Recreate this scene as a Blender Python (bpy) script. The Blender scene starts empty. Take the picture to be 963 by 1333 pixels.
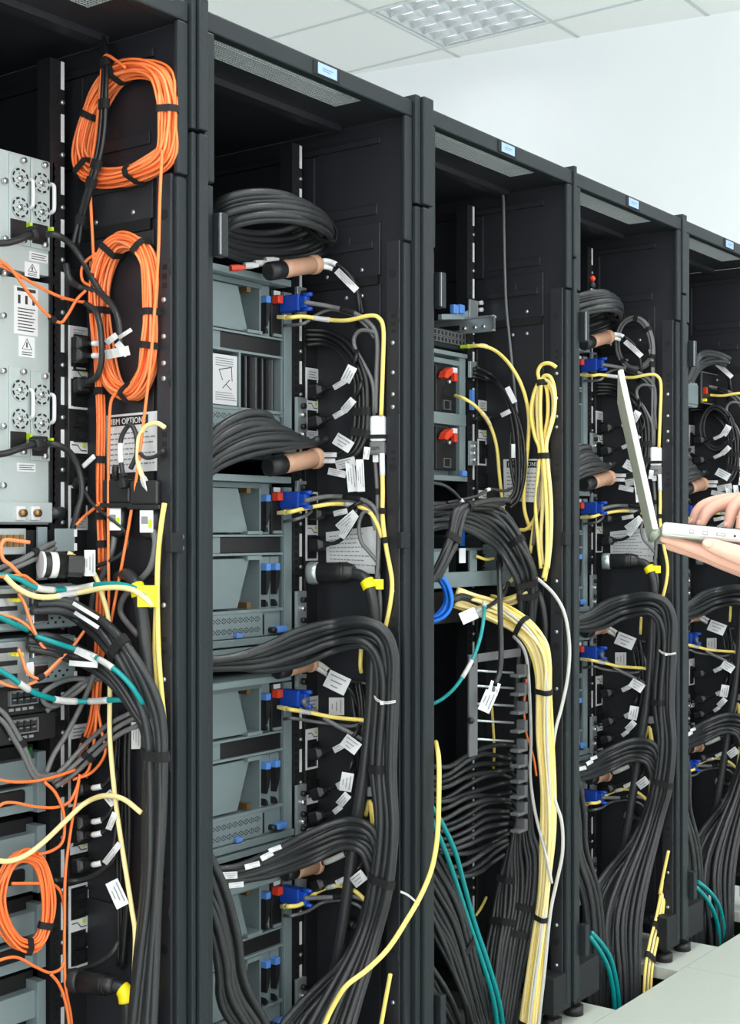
import bpy, bmesh, math, random
from mathutils import Vector, Matrix
random.seed(11)
scene = bpy.context.scene
COL = scene.collection

# ------------------------------------------------------------------ camera
F, CX, XV, HY = 1800.0, 481.5, 1812.0, 690.0          # focal length and vanishing points of the photo, in pixels
TH = math.atan2(XV - CX, F)
FWD = Vector((math.cos(TH), math.sin(TH), 0)); RGT = Vector((math.sin(TH), -math.cos(TH), 0)); UPV = Vector((0, 0, 1))
CAM = Vector((-2.289, -1.565, 1.176))
cd = bpy.data.cameras.new('camera'); camo = bpy.data.objects.new('camera', cd); COL.objects.link(camo)
cd.sensor_fit = 'VERTICAL'; cd.sensor_height = 36.0; cd.lens = F / 1333.0 * 36.0
cd.shift_y = (HY - 666.5) / 1333.0
cd.clip_start = 0.05; cd.clip_end = 60
camo.matrix_world = Matrix.Translation(CAM) @ Matrix((RGT, UPV, -FWD)).transposed().to_4x4()
scene.camera = camo

# ------------------------------------------------------------------ world, view
world = bpy.data.worlds.new('world'); scene.world = world; world.use_nodes = True
world.node_tree.nodes['Background'].inputs[0].default_value = (0.85, 0.93, 1.0, 1)
world.node_tree.nodes['Background'].inputs[1].default_value = 0.3
vs = scene.view_settings
vs.view_transform = 'Standard'; vs.look = 'None'; vs.gamma = 1.0; vs.use_curve_mapping = False
vs.exposure = 0.0
scene.cycles.use_denoising = True
scene.cycles.max_bounces = 8
scene.cycles.diffuse_bounces = 5
scene.cycles.sample_clamp_indirect = 6.0

CEIL = 3.5
TILE = 0.6
LIGHT_POWER = 40.0          # the row over the backs of the racks is dimmed
# ceiling fixtures sit on the tile grid; the one in view is the first
FIXTURES = [(2.985, 1.82), (0.585, 1.82), (-1.815, 1.82), (2.985, -0.58), (0.585, -0.58), (-1.815, -0.58),
            (2.985, -2.38), (0.585, -2.38), (-1.815, -2.38)]
for fx, fy in FIXTURES:
    ld = bpy.data.lights.new('ceiling_light_tubes', 'AREA'); ld.shape = 'SQUARE'; ld.size = 0.56
    ld.energy = LIGHT_POWER * (0.1 if fy > 1 else 1.0); ld.color = (1.0, 0.99, 0.97)
    lo = bpy.data.objects.new('ceiling_light_tubes', ld); COL.objects.link(lo); lo.location = (fx, fy, CEIL + 0.052)

# soft fill light from two wide windows, added behind and beside the camera
FILL_WINDOWS = [('x', -4.2, -3.0, 1.2, 0.5, 3.1, 190.0), ('y', -3.4, -3.6, 2.6, 0.5, 3.1, 150.0)]
for ax_, w_, a_, b_, z0_, z1_, en_ in FILL_WINDOWS:
    ld = bpy.data.lights.new('window_fill_light', 'AREA'); ld.shape = 'RECTANGLE'; ld.size = b_ - a_; ld.size_y = z1_ - z0_
    ld.energy = en_; ld.color = (1.0, 0.975, 0.96)
    lo = bpy.data.objects.new('window_fill_light', ld); COL.objects.link(lo)
    if ax_ == 'x': lo.location = (w_ - .06, (a_+b_)/2, (z0_+z1_)/2); lo.rotation_euler = (math.radians(90), 0, math.radians(-90))
    else: lo.location = ((a_+b_)/2, w_ - .06, (z0_+z1_)/2); lo.rotation_euler = (math.radians(90), 0, 0)

# ------------------------------------------------------------------ pixel -> place
def ray(px, py): return FWD + RGT * ((px - CX) / F) + UPV * ((HY - py) / F)
def onY(px, py, Y): d = ray(px, py); return CAM + d * ((Y - CAM.y) / d.y)
def onX(px, py, X): d = ray(px, py); return CAM + d * ((X - CAM.x) / d.x)
def onZ(px, py, Z): d = ray(px, py); return CAM + d * ((Z - CAM.z) / d.z)
def atD(px, py, D): return CAM + ray(px, py) * D

# ------------------------------------------------------------------ materials
def lin(c): c /= 255.0; return c / 12.92 if c <= 0.04045 else ((c + 0.055) / 1.055) ** 2.4
def rgb(t): return (lin(t[0]), lin(t[1]), lin(t[2]), 1)
MATS = {}
def mat(name, col, rough=0.5, metal=0.0, var=0.06, scale=30.0, bump=0.0, spec=0.5, emit=None):
    m = bpy.data.materials.new(name); m.use_nodes = True; nt = m.node_tree; b = nt.nodes['Principled BSDF']
    c = rgb(col)
    tc = nt.nodes.new('ShaderNodeTexCoord'); nz = nt.nodes.new('ShaderNodeTexNoise'); nz.inputs['Scale'].default_value = scale
    nz.inputs['Detail'].default_value = 4
    nt.links.new(tc.outputs['Object'], nz.inputs['Vector'])
    mx = nt.nodes.new('ShaderNodeMix'); mx.data_type = 'RGBA'
    mx.inputs[6].default_value = tuple(v * (1 - var) for v in c[:3]) + (1,)
    mx.inputs[7].default_value = tuple(min(1, v * (1 + var)) for v in c[:3]) + (1,)
    nt.links.new(nz.outputs['Fac'], mx.inputs[0]); nt.links.new(mx.outputs[2], b.inputs['Base Color'])
    b.inputs['Roughness'].default_value = rough; b.inputs['Metallic'].default_value = metal
    b.inputs['Specular IOR Level'].default_value = spec
    if bump:
        bp = nt.nodes.new('ShaderNodeBump'); bp.inputs['Strength'].default_value = bump; bp.inputs['Distance'].default_value = 0.002
        nt.links.new(nz.outputs['Fac'], bp.inputs['Height']); nt.links.new(bp.outputs[0], b.inputs['Normal'])
    if emit:
        b.inputs['Emission Color'].default_value = rgb(emit[0]); b.inputs['Emission Strength'].default_value = emit[1]
    MATS[name] = m; return m
mat('frame', (31, 38, 41), 0.5, 0.0, 0.05, 60, 0, 0.28)
mat('frame_dark', (32, 35, 37), 0.6, 0.0, 0.05, 60, 0, 0.2)
mat('inner', (38, 40, 45), 0.42, 0.0, 0.06, 40)
mat('void', (14, 15, 17), 0.7)
mat('rail', (30, 31, 34), 0.4)
mat('vent', (150, 158, 158), 0.45, 0.2)
mat('steel', (182, 194, 194), 0.42, 0.1, 0.04, 25)
mat('steel_b', (134, 150, 154), 0.42, 0.15, 0.04, 25)
mat('steel_edge', (178, 196, 198), 0.35, 0.3)
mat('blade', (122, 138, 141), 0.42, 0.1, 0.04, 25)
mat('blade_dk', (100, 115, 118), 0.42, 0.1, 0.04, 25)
mat('blade_edge', (130, 146, 149), 0.35, 0.2)
mat('zinc', (190, 200, 202), 0.3, 0.7, 0.1, 60)
mat('chrome', (215, 218, 220), 0.22, 0.85)
mat('white', (226, 230, 232), 0.55)
mat('paper', (208, 211, 213), 0.7)
mat('plate_blue', (150, 178, 232), 0.4)
mat('plate_print', (92, 110, 160), 0.5)
mat('print', (50, 52, 56), 0.7)
mat('print_grey', (130, 134, 138), 0.7)
mat('black', (24, 25, 27), 0.45)
mat('rubber', (40, 43, 45), 0.42, 0.0, 0.12, 90)
mat('rubber_dk', (27, 28, 30), 0.4, 0.0, 0.1, 90)
mat('cable_grey', (104, 106, 107), 0.45)
mat('cable_white', (196, 198, 196), 0.5)
mat('orange', (252, 128, 66), 0.45, 0, 0.08, 60)
mat('orange_lt', (255, 146, 92), 0.45, 0, 0.08, 60)
mat('yellow', (247, 224, 122), 0.42, 0, 0.05, 60)
mat('cream', (243, 226, 160), 0.45, 0, 0.05, 60)
mat('teal', (0, 140, 142), 0.42, 0, 0.06, 60)
mat('blue', (16, 70, 176), 0.45)
mat('blue_lt', (90, 140, 215), 0.45)
mat('blue_coil', (20, 118, 226), 0.4)
mat('latch_red', (214, 62, 34), 0.45)
mat('tan', (190, 148, 122), 0.55, 0, 0.06, 40)
mat('tape', (252, 228, 16), 0.5)
mat('velcro', (18, 18, 20), 0.85)
mat('lime', (190, 225, 40), 0.5)
mat('green', (20, 110, 40), 0.5)
mat('silver', (180, 184, 178), 0.35, 0.3, 0.02, 10)
mat('silver_lid', (168, 176, 162), 0.4, 0.3, 0.02, 10)
mat('skin', (214, 166, 146), 0.5, 0, 0.06, 70, 0.08)
mat('nail', (224, 178, 160), 0.3)
mat('shirt', (128, 150, 184), 0.8, 0, 0.03, 60, 0.05)
mat('trousers', (44, 48, 58), 0.8)
mat('hair', (48, 34, 26), 0.6)
mat('eye', (30, 26, 24), 0.3)
mat('floor_tile', (184, 192, 183), 0.45, 0, 0.04, 160)
mat('subfloor', (46, 36, 32), 0.8)
mat('ceiling_tile', (246, 249, 247), 0.85, 0, 0.02, 80, 0.05)
mat('wall', (232, 237, 241), 0.8, 0, 0.01, 8)
mat('fixture', (225, 230, 230), 0.3, 0.2)
mat('louvre', (205, 210, 212), 0.2, 0.75)
mat('tbar', (205, 212, 210), 0.5)
mat('brass', (150, 120, 80), 0.35, 0.7)
mat('mid_grey', (92, 95, 98), 0.5)
mat('wood_tone', (150, 104, 84), 0.6)

# ------------------------------------------------------------------ mesh helpers
class MB:
    def __init__(s): s.v = []; s.f = []
    def add(s, vs, fs):
        k = len(s.v); s.v += [Vector(p) for p in vs]; s.f += [tuple(i + k for i in f) for f in fs]; return s
    def box(s, x0, x1, y0, y1, z0, z1):
        x0, x1 = min(x0, x1), max(x0, x1); y0, y1 = min(y0, y1), max(y0, y1); z0, z1 = min(z0, z1), max(z0, z1)
        return s.add([(x0,y0,z0),(x1,y0,z0),(x1,y1,z0),(x0,y1,z0),(x0,y0,z1),(x1,y0,z1),(x1,y1,z1),(x0,y1,z1)],
                     [(0,3,2,1),(4,5,6,7),(0,1,5,4),(1,2,6,5),(2,3,7,6),(3,0,4,7)])
    def prism(s, poly, y0, y1):            # poly of (x, z), extruded along y
        n = len(poly)
        return s.add([(x, y0, z) for x, z in poly] + [(x, y1, z) for x, z in poly],
                     [tuple(range(n)), tuple(range(2*n-1, n-1, -1))] + [(i, (i+1) % n + 0, (i+1) % n + n, i + n)[::-1] for i in range(n)])
    def prismx(s, poly, x0, x1):           # poly of (y, z), extruded along x
        n = len(poly)
        return s.add([(x0, y, z) for y, z in poly] + [(x1, y, z) for y, z in poly],
                     [tuple(range(n)), tuple(range(2*n-1, n-1, -1))] + [(i, (i+1) % n, (i+1) % n + n, i + n)[::-1] for i in range(n)])
    def obox(s, c, ax, ay, az, hx, hy, hz):
        c = Vector(c); P = []
        for sz in (-1, 1):
            for sx, sy in ((-1,-1),(1,-1),(1,1),(-1,1)): P.append(c + ax*(hx*sx) + ay*(hy*sy) + az*(hz*sz))
        return s.add(P, [(0,3,2,1),(4,5,6,7),(0,1,5,4),(1,2,6,5),(2,3,7,6),(3,0,4,7)])
    def loft(s, p0, p1, secs, up=None, n=10, p=2.0):   # secs (t, half a, half b); superellipse exponent p
        p0, p1 = Vector(p0), Vector(p1); ax = (p1 - p0); L = ax.length; ax.normalize()
        up = Vector(up) if up is not None else (UPV if abs(ax.z) < 0.9 else Vector((0, -1, 0)))
        u = up.cross(ax).normalized(); w = ax.cross(u).normalized(); V = []
        for t, a, b in secs:
            for i in range(n):
                th = 2*math.pi*(i+.5)/n; ct, st = math.cos(th), math.sin(th)
                V.append(p0 + ax*(L*t) + u*(a*math.copysign(abs(ct)**(2/p), ct)) + w*(b*math.copysign(abs(st)**(2/p), st)))
        m = len(secs); fs = [tuple(range(n))[::-1], tuple(range((m-1)*n, m*n))]
        for k in range(m-1):
            for i in range(n): fs.append((k*n+i, k*n+(i+1) % n, (k+1)*n+(i+1) % n, (k+1)*n+i))
        return s.add(V, fs)
    def cyl(s, p0, p1, r, n=12, r2=None): return s.loft(p0, p1, [(0, r, r), (1, r2 or r, r2 or r)], n=n)
    def tube(s, pts, r, n=8, closed=False):
        m = len(pts); V = []; prev = None
        for i in range(m):
            a = pts[i-1] if (i > 0 or closed) else pts[i]; b = pts[(i+1) % m] if (i < m-1 or closed) else pts[i]
            t = (b - a).normalized()
            if prev is None:
                h = UPV if abs(t.z) < 0.8 else Vector((1, 0, 0)); u = h.cross(t).normalized()
            else:
                u = (prev - t * prev.dot(t)).normalized()
            prev = u; w = t.cross(u)
            rr = r[i] if isinstance(r, (list, tuple)) else r
            for k in range(n):
                th = 2*math.pi*k/n; V.append(pts[i] + (u*math.cos(th) + w*math.sin(th))*rr)
        fs = []
        for i in range(m if closed else m-1):
            j = (i+1) % m
            for k in range(n): fs.append((i*n+k, i*n+(k+1) % n, j*n+(k+1) % n, j*n+k))
        if not closed: fs += [tuple(range(n))[::-1], tuple(range((m-1)*n, m*n))]
        return s.add(V, fs)
    def band(s, loop_o, loop_i, t, hw):    # closed band: outer and inner loop pushed along t by +-hw
        n = len(loop_o); V = [p - t*hw for p in loop_o] + [p + t*hw for p in loop_o] + [p + t*hw for p in loop_i] + [p - t*hw for p in loop_i]
        fs = []
        for r_ in range(4):
            for i in range(n):
                j = (i+1) % n; a, b = r_*n, ((r_+1) % 4)*n
                fs.append((a+i, a+j, b+j, b+i))
        return s.add(V, fs)

WL = {}
def settags(o, label=None, cat=None, group=None, kind=None):
    if label: o['label'] = label
    if cat: o['category'] = cat
    if group: o['group'] = group
    if kind: o['kind'] = kind
    return o
def root(name, loc, label=None, cat=None, group=None, kind=None):
    o = bpy.data.objects.new(name, None); o.empty_display_size = 0.05; COL.objects.link(o)
    o.location = loc; WL[o] = Vector(loc); return settags(o, label, cat, group, kind)
def put(name, mb, m, parent=None, smooth=False, bev=0.0, label=None, cat=None, group=None, kind=None):
    if parent is not None: off = WL[parent]
    else:
        xs = [p.x for p in mb.v]; ys = [p.y for p in mb.v]; zs = [p.z for p in mb.v]
        off = Vector(((min(xs)+max(xs))/2, (min(ys)+max(ys))/2, min(zs)))
    me = bpy.data.meshes.new(name); me.from_pydata([tuple(p - off) for p in mb.v], [], mb.f)
    me.materials.append(MATS[m])
    if smooth: me.polygons.foreach_set('use_smooth', [len(p.vertices) == 4 or not smooth == 'q' for p in me.polygons])
    o = bpy.data.objects.new(name, me); COL.objects.link(o)
    if parent is not None: o.parent = parent
    else: o.location = off
    WL[o] = Vector(off)
    if bev:
        b = o.modifiers.new('bevel', 'BEVEL'); b.width = bev; b.segments = 2; b.limit_method = 'ANGLE'
    return settags(o, label, cat, group, kind)
def inst(name, me, parent, pos):               # shared mesh as a child at a world position
    o = bpy.data.objects.new(name, me); COL.objects.link(o); o.parent = parent; o.location = Vector(pos) - WL[parent]
    WL[o] = Vector(pos); return o
def rawmesh(name, mb, m, smooth=False):
    me = bpy.data.meshes.new(name); me.from_pydata([tuple(p) for p in mb.v], [], mb.f); me.materials.append(MATS[m])
    if smooth: me.polygons.foreach_set('use_smooth', [True]*len(me.polygons))
    return me
def kids(o): return [c for c in bpy.data.objects if c.parent == o]
def copy_tree(o, shift, label=None, parent=None, index=None):
    c = o.copy(); COL.objects.link(c)
    if parent is None: c.location = o.location + shift
    else: c.parent = parent
    WL[c] = WL.get(o, Vector()) + shift
    if label: c['label'] = label
    for ch in index.get(o, []): copy_tree(ch, shift, None, c, index)
    return c
def text_mb(txt, size, o, xdir, ydir, depth=0.0004):
    cu = bpy.data.curves.new('lettering', 'FONT'); cu.body = txt; cu.size = size; cu.extrude = depth; cu.resolution_u = 2
    t = bpy.data.objects.new('lettering', cu); COL.objects.link(t)
    dg = bpy.context.evaluated_depsgraph_get(); me = bpy.data.meshes.new_from_object(t.evaluated_get(dg))
    mb = MB(); n = xdir.cross(ydir)
    mb.add([o + xdir*v.co.x + ydir*v.co.y + n*v.co.z for v in me.vertices], [tuple(p.vertices) for p in me.polygons])
    bpy.data.objects.remove(t); bpy.data.curves.remove(cu); bpy.data.meshes.remove(me); return mb

def spline(P, sub=7, closed=False):
    P = [Vector(p) for p in P]; n = len(P); out = []
    rng = range(n) if closed else range(n-1)
    for i in rng:
        p0 = P[i-1] if (i > 0 or closed) else P[i]*2 - P[i+1]
        p1 = P[i]; p2 = P[(i+1) % n]; p3 = P[(i+2) % n] if (i+2 < n or closed) else p2*2 - p1
        for k in range(sub):
            t = k/sub
            out.append(0.5*((2*p1) + (p2-p0)*t + (2*p0-5*p1+4*p2-p3)*t*t + (3*p1-p0-3*p2+p3)*t**3))
    if not closed: out.append(P[-1])
    return out
# ------------------------------------------------------------------ the room
WX = lambda y: 3.339 - (y - 2.651)*0.1731            # the far wall runs a little askew to the racks
YB, YF, XLW = 3.3, -3.4, -4.2
XR = dict(A=-0.689, B=-0.054, C=0.613, D=1.238, E=1.880)
XL = dict(A=-1.240, B=-0.603, C=0.053, D=0.679, E=1.317)
YE = 0.25
XWALL = {k: v + 0.024 for k, v in XR.items()}
TOPZ, BOTZ = 2.03, 0.055
NICK = dict(A='leftmost rack', B='second rack', C='third rack', D='fourth rack', E='rightmost rack')
def S(rk, px, py, off=0.03, ye=YE):
    """the point `off` in front of the equipment plane or of the right side wall of a rack, whichever the line of sight meets first"""
    a = onY(px, py, ye - off); b = onX(px, py, XWALL[rk] - off)
    p = a if (a - CAM).length < (b - CAM).length else b
    if p.y < -0.03: p = onY(px, py, -0.03)
    return p

def quadwall(name, p0, p1, out, z0, z1):
    mb = MB(); p0, p1, out = Vector(p0), Vector(p1), Vector(out)
    mb.add([p + Vector((0, 0, z)) for z in (z0, z1) for p in (p0, p1, p1+out, p0+out)], [(0,1,5,4),(1,2,6,5),(2,3,7,6),(3,0,4,7),(4,5,6,7),(3,2,1,0)])
    return put(name, mb, 'wall', kind='structure')
quadwall('wall_right', (WX(YF-.3), YF-.3, 0), (WX(YB+.3), YB+.3, 0), (0.1, 0, 0), 0, CEIL+.12)
quadwall('wall_back', (XLW, YB, 0), (WX(YB), YB, 0), (0, 0.1, 0), 0, CEIL+.12)
def fill_window_wall(nm, wn, ax, w, a, b, z0, z1, lo, hi):
    """a wall with an added opening for fill light, its frame and mullions"""
    def bx(mb, u0, u1, d0, d1, q0, q1):
        return mb.box(w+d0, w+d1, u0, u1, q0, q1) if ax == 'x' else mb.box(u0, u1, w+d0, w+d1, q0, q1)
    mb = MB(); bx(mb, lo, a, -.1, 0, 0, CEIL+.12); bx(mb, b, hi, -.1, 0, 0, CEIL+.12); bx(mb, a, b, -.1, 0, 0, z0); bx(mb, a, b, -.1, 0, z1, CEIL+.12)
    put(nm, mb, 'wall', kind='structure')
    t = root(wn, (w, (a+b)/2, z0) if ax == 'x' else ((a+b)/2, w, z0), kind='structure')
    fr = MB(); bx(fr, a, b, -.05, .01, z0, z0+.05); bx(fr, a, b, -.05, .01, z1-.05, z1); bx(fr, a, a+.05, -.05, .01, z0, z1); bx(fr, b-.05, b, -.05, .01, z0, z1)
    put('window_frame', fr, 'white', t)
    n = 4
    for k in range(1, n):
        u = a + (b-a)*k/n; put('fill_window_mullion', bx(MB(), u-.025, u+.025, -.05, .005, z0+.05, z1-.05), 'white', t)
for k, (ax_, w_, a_, b_, z0_, z1_, en_) in enumerate(FILL_WINDOWS):  # both openings are invented, to carry the frontal fill light
    fill_window_wall(['wall_left', 'wall_front'][k], f'window_{k+1}', ax_, w_, a_, b_, z0_, z1_, *((YF, YB) if ax_ == 'x' else (XLW, WX(YF))))

ceil = put('ceiling', MB().box(XLW, 4.6, YF, YB, CEIL+.075, CEIL+.12), 'ceiling_tile', kind='structure')
gx0, gy0 = 2.685, 1.52
tile_me = rawmesh('ceiling_tile', MB().box(-.2945, .2945, -.2945, .2945, 0, .012), 'ceiling_tile')
fixset = {(round((fx-.3-gx0)/.6), round((fy-.3-gy0)/.6)) for fx, fy in FIXTURES}
for i in range(-12, 3):
    for j in range(-9, 4):
        cx, cy = gx0 + .6*i + .3, gy0 + .6*j + .3
        if (i, j) in fixset or cx - .3 < XLW - .3 or cx - .3 > WX(cy - .3) or cy + .3 > YB + .35 or cy - .3 < YF - .3: continue
        inst('ceiling_panel', tile_me, ceil, (cx, cy, CEIL))
for i in range(-12, 4):
    x = gx0 + .6*i
    if x > XLW: put('ceiling_bar', MB().box(x-.009, x+.009, YF, YB, CEIL-.003, CEIL-.0005).box(x-.002, x+.002, YF, YB, CEIL-.0005, CEIL+.03), 'tbar', ceil)
for j in range(-8, 4):
    y = gy0 + .6*j
    if YF < y < YB: put('ceiling_bar', MB().box(XLW, WX(y), y-.009, y+.009, CEIL-.0035, CEIL-.001).box(XLW, WX(y), y-.002, y+.002, CEIL-.001, CEIL+.03), 'tbar', ceil)

# louvred ceiling lights
fx0, fy0 = FIXTURES[0]
def make_fixture(fx, fy):
    t = root('ceiling_light', (fx, fy, CEIL), 'square louvred fluorescent ceiling light in view above the racks', 'ceiling light', 'louvred ceiling lights')
    h = MB()
    for sx in (-1, 1):
        h.box(fx+sx*.297, fx+sx*.282, fy-.297, fy+.297, CEIL-.004, CEIL+.07); h.box(fx-.297, fx+.297, fy+sx*.297, fy+sx*.282, CEIL-.004, CEIL+.07)
    h.box(fx-.297, fx+.297, fy-.297, fy+.297, CEIL+.062, CEIL+.072)
    put('housing', h, 'fixture', t)
    for k in range(5):
        y = fy - .272 + .136*k
        put('reflector', MB().prismx([(y-.004, CEIL-.002), (y+.004, CEIL-.002), (y+.022, CEIL+.036), (y-.022, CEIL+.036)], fx-.281, fx+.281), 'louvre', t)
    for k in range(7):
        x = fx - .27 + .09*k
        put('louvre_blade', MB().prism([(x-.002, CEIL), (x+.002, CEIL), (x+.01, CEIL+.032), (x-.01, CEIL+.032)], fy-.281, fy+.281), 'louvre', t)
    return t
f0 = make_fixture(fx0, fy0)
idx = {f0: kids(f0)}
for n, (fx, fy) in enumerate(FIXTURES[1:]):
    w = ['back row, middle', 'back row, left', 'aisle row, far right', 'aisle row, middle', 'aisle row, above the camera', 'front row, right', 'front row, middle', 'front row, left'][n]
    copy_tree(f0, Vector((fx-fx0, fy-fy0, 0)), 'square louvred fluorescent ceiling light out of view, ' + w, None, idx)

# raised floor: tiles in the aisle, a cut-out under every rack
floor = put('floor', MB().box(XLW, 4.6, YF, YB, -0.42, -0.4), 'subfloor', kind='structure')
ft = rawmesh('floor_tile', MB().box(-.2993, .2993, -.2993, .2993, -.03, 0), 'floor_tile')
for i in range(-10, 10):
    for j in range(6):
        x, y = 0.31 + .6*i, -.035 - .3 - .6*j
        if XLW - .2 < x < WX(y) + .3: inst('floor_tile', ft, floor, (x, y, 0))
xs = XLW
for rk in 'ABCDE':
    h0, h1 = XL[rk]+.115, XR[rk]-.075
    put('floor_tile', MB().box(xs, h0, -.0343, 1.2, -.03, 0), 'floor_tile', floor)
    put('floor_tile', MB().box(h0+.0007, h1-.0007, .95, 1.2, -.03, 0), 'floor_tile', floor)
    xs = h1
put('floor_tile', MB().box(xs, 4.4, -.0343, 1.2, -.03, 0), 'floor_tile', floor)
put('floor_tile', MB().box(XLW, 4.4, 1.2007, YB, -.03, 0), 'floor_tile', floor)

# ------------------------------------------------------------------ rack frames
unit_me = rawmesh('unit_label', MB().box(-.0035, .0035, -.0008, .0003, -.0235, .0235), 'white')
screw_me = rawmesh('screw', MB().cyl((0, .001, 0), (0, -.003, 0), .004, 8), 'zinc', True)
screwx_me = rawmesh('screw', MB().cyl((.001, 0, 0), (-.003, 0, 0), .0042, 8), 'zinc', True)
def make_rack(rk, label):
    xl, xr, xw = XL[rk], XR[rk], XWALL[rk]
    t = root('server_rack', ((xl+xr)/2, 0.5, 0), label, 'server rack', 'black server racks in a row')
    sp = 1.745
    for side, a, b in (('left', xl-.024, xl), ('right', xr, xr+.024)):
        put('post_upper', MB().box(a, b, 0, .011, sp+.004, TOPZ-.034), 'frame', t, bev=.003)
        put('post_lower', MB().box(a+.001, b-.001, .002, .013, BOTZ, sp), 'frame', t, bev=.003)
    put('top_rail', MB().box(xl-.024, xr+.024, 0, .022, TOPZ-.033, TOPZ), 'frame', t, bev=.003)
    # badge on the top rail
    bx = xl + (0.27 if rk in 'AB' else 0.255)
    bd = put('badge', MB().box(bx-.012, bx+.066, -.002, .001, TOPZ-.030, TOPZ-.004), 'frame_dark', t, bev=.001)
    put('badge_plate', MB().box(bx, bx+.055, -.0032, -.0018, TOPZ-.027, TOPZ-.007), 'plate_blue', bd)
    put('badge_print', MB().box(bx+.012, bx+.043, -.0036, -.003, TOPZ-.016, TOPZ-.0145).box(bx+.012, bx+.036, -.0036, -.003, TOPZ-.020, TOPZ-.0188), 'plate_print', bd)
    # roof with a perforated strip
    g0, g1, gy0_, gy1 = xl+.004, xr-.108, .024, .092
    put('roof', MB().box(xl-.024, xr+.024, gy1, 1.0, TOPZ-.028, TOPZ-.004).box(g1, xr+.024, .022, gy1, TOPZ-.028, TOPZ-.004).box(xl-.024, g0, .022, gy1, TOPZ-.028, TOPZ-.004), 'inner', t)
    g = MB(); cell = .0062; nx = int((g1-g0)/cell); ny = int((gy1-gy0_)/cell); zz = TOPZ - .0285
    cx_, cy_ = (g1-g0)/nx, (gy1-gy0_)/ny; hw = .0016
    for i in range(nx+1): g.box(g0+i*cx_-hw/2, g0+i*cx_+hw/2, gy0_, gy1, zz, zz+.0012)
    for j in range(ny+1): g.box(g0, g1, gy0_+j*cy_-hw/2, gy0_+j*cy_+hw/2, zz, zz+.0012)
    put('roof_grille', g, 'vent', t)
    put('roof_lip', MB().box(xl, xr, .16, .19, TOPZ-.040, TOPZ-.028), 'inner', t)
    # side panels, the right one seen from inside
    for x0, x1 in ((xl-.026, xl-.022), (xw, xw+.003)):
        put('side_panel', MB().box(x0, x1, .0115, 1.0, BOTZ, TOPZ-.0283), 'inner', t)
    pf = lambda y0, y1, z0, z1, d=.007, n='panel_plate': put(n, MB().box(xw-d, xw, y0, y1, z0, z1), 'inner', t, bev=.0015)
    pf(.075, .62, 1.957, TOPZ-.06); pf(.245, .62, 1.80, 1.954); pf(.075, .62, 1.69, 1.797)
    pf(.085, .235, 1.815, 1.835, .004, 'panel_rib'); pf(.075, .62, 1.10, 1.672, .005); pf(.075, .62, .56, 1.085, .005); pf(.075, .62, BOTZ+.02, .545, .005)
    put('panel_rib', MB().box(xw-.012, xw-.007, .09, .23, 1.745, 1.76).box(xw-.010, xw-.007, .15, .2, 1.76, 1.775), 'inner', t, bev=.001)
    put('panel_groove', MB().box(xw-.0075, xw-.0065, .08, .24, 1.672, 1.69), 'void', t)
    # post flange with holes and screws
    fl = put('post_flange', MB().box(xr-.004, xr+.002, .012, .044, BOTZ+.02, 1.75), 'inner', t, bev=.001)
    hb = MB()
    for z in [1.60, 1.585, 1.57, 1.33, 1.315, 1.0, .98, .62, .60, .36, .34]: hb.box(xr-.0046, xr-.003, .022, .031, z-.004, z+.004)
    put('flange_holes', hb, 'void', t, kind='stuff')
    hb = MB()
    for z in [1.685, 1.3, .9, .5, .2]: hb.loft((xr-.0046, .028, z), (xr-.003, .028, z), [(0, .009, .009), (1, .009, .009)], n=10)
    put('knockouts', hb, 'void', t, kind='stuff')
    for z in [1.547, 1.488, 1.445, 1.42, 1.055, .935, .80, .24, .145]: inst('screw', screwx_me, t, (xr-.004, .027, z))
    for y, z in [(.21, 1.70), (.12, 1.705), (.16, 1.652), (.12, 1.652)]: inst('screw', screwx_me, t, (xw-.006, y, z))
    # a cable tab and clip hooks along the post edge
    hk = MB()
    for z in [1.60, 1.42, 1.235, .98, .80, .56, .33]: hk.tube(spline([(xr-.003, .014, z+.014), (xr-.008, .012, z+.004), (xr-.008, .012, z-.004), (xr-.003, .014, z-.014)], 3), .0016, 5)
    put('edge_clips', hk, 'frame', t, kind='stuff')
    # mounting rails
    for a, b in ((xr-.053, xr-.0215), (xl+.0215, xl+.053)):
        rl = put('mounting_rail', MB().box(a, b, YE-.004, YE+.028, BOTZ+.02, TOPZ-.06), 'rail', t)
        if a < (xl+xr)/2: continue
        hb = MB()
        for k in range(126):
            z = TOPZ - .09 - k*.01482
            hb.box(a+.009, a+.018, YE-.0046, YE-.003, z-.0045, z+.0045)
        put('rail_holes', hb, 'void', rl, kind='stuff')
        for k in range(20):
            inst('unit_label', unit_me, rl, (a+.0265, YE-.0045, 1.945 - k*.0889))
            inst('screw', screw_me, rl, (a+.0265, YE-.004, 1.9 - k*.0889))
        put('rail_front', MB().box(a, b, .82, .85, BOTZ+.02, TOPZ-.06), 'rail', t)
    put('front_door', MB().box(xl-.024, xr+.024, 1.0, 1.02, BOTZ, TOPZ), 'void', t)
    put('bottom_plate', MB().box(xl-.024, xr+.024, .36, 1.0, BOTZ, BOTZ+.012).box(xl-.02, xl+.115, .112, .36, BOTZ, BOTZ+.012).box(xr-.075, xr+.02, .112, .36, BOTZ, BOTZ+.012), 'inner', t)
    # latch keepers on both posts
    put('latch_keeper', MB().box(xl-.002, xl+.018, -.014, .004, 1.628, 1.70), 'frame', t, bev=.0015)
    put('keeper_edge', MB().box(xl-.0035, xl-.0018, -.016, -.012, 1.630, 1.698), 'chrome', t)
    put('latch_keeper', MB().box(xl-.002, xl+.018, -.014, .004, .155, .23), 'frame', t, bev=.0015)
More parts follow.
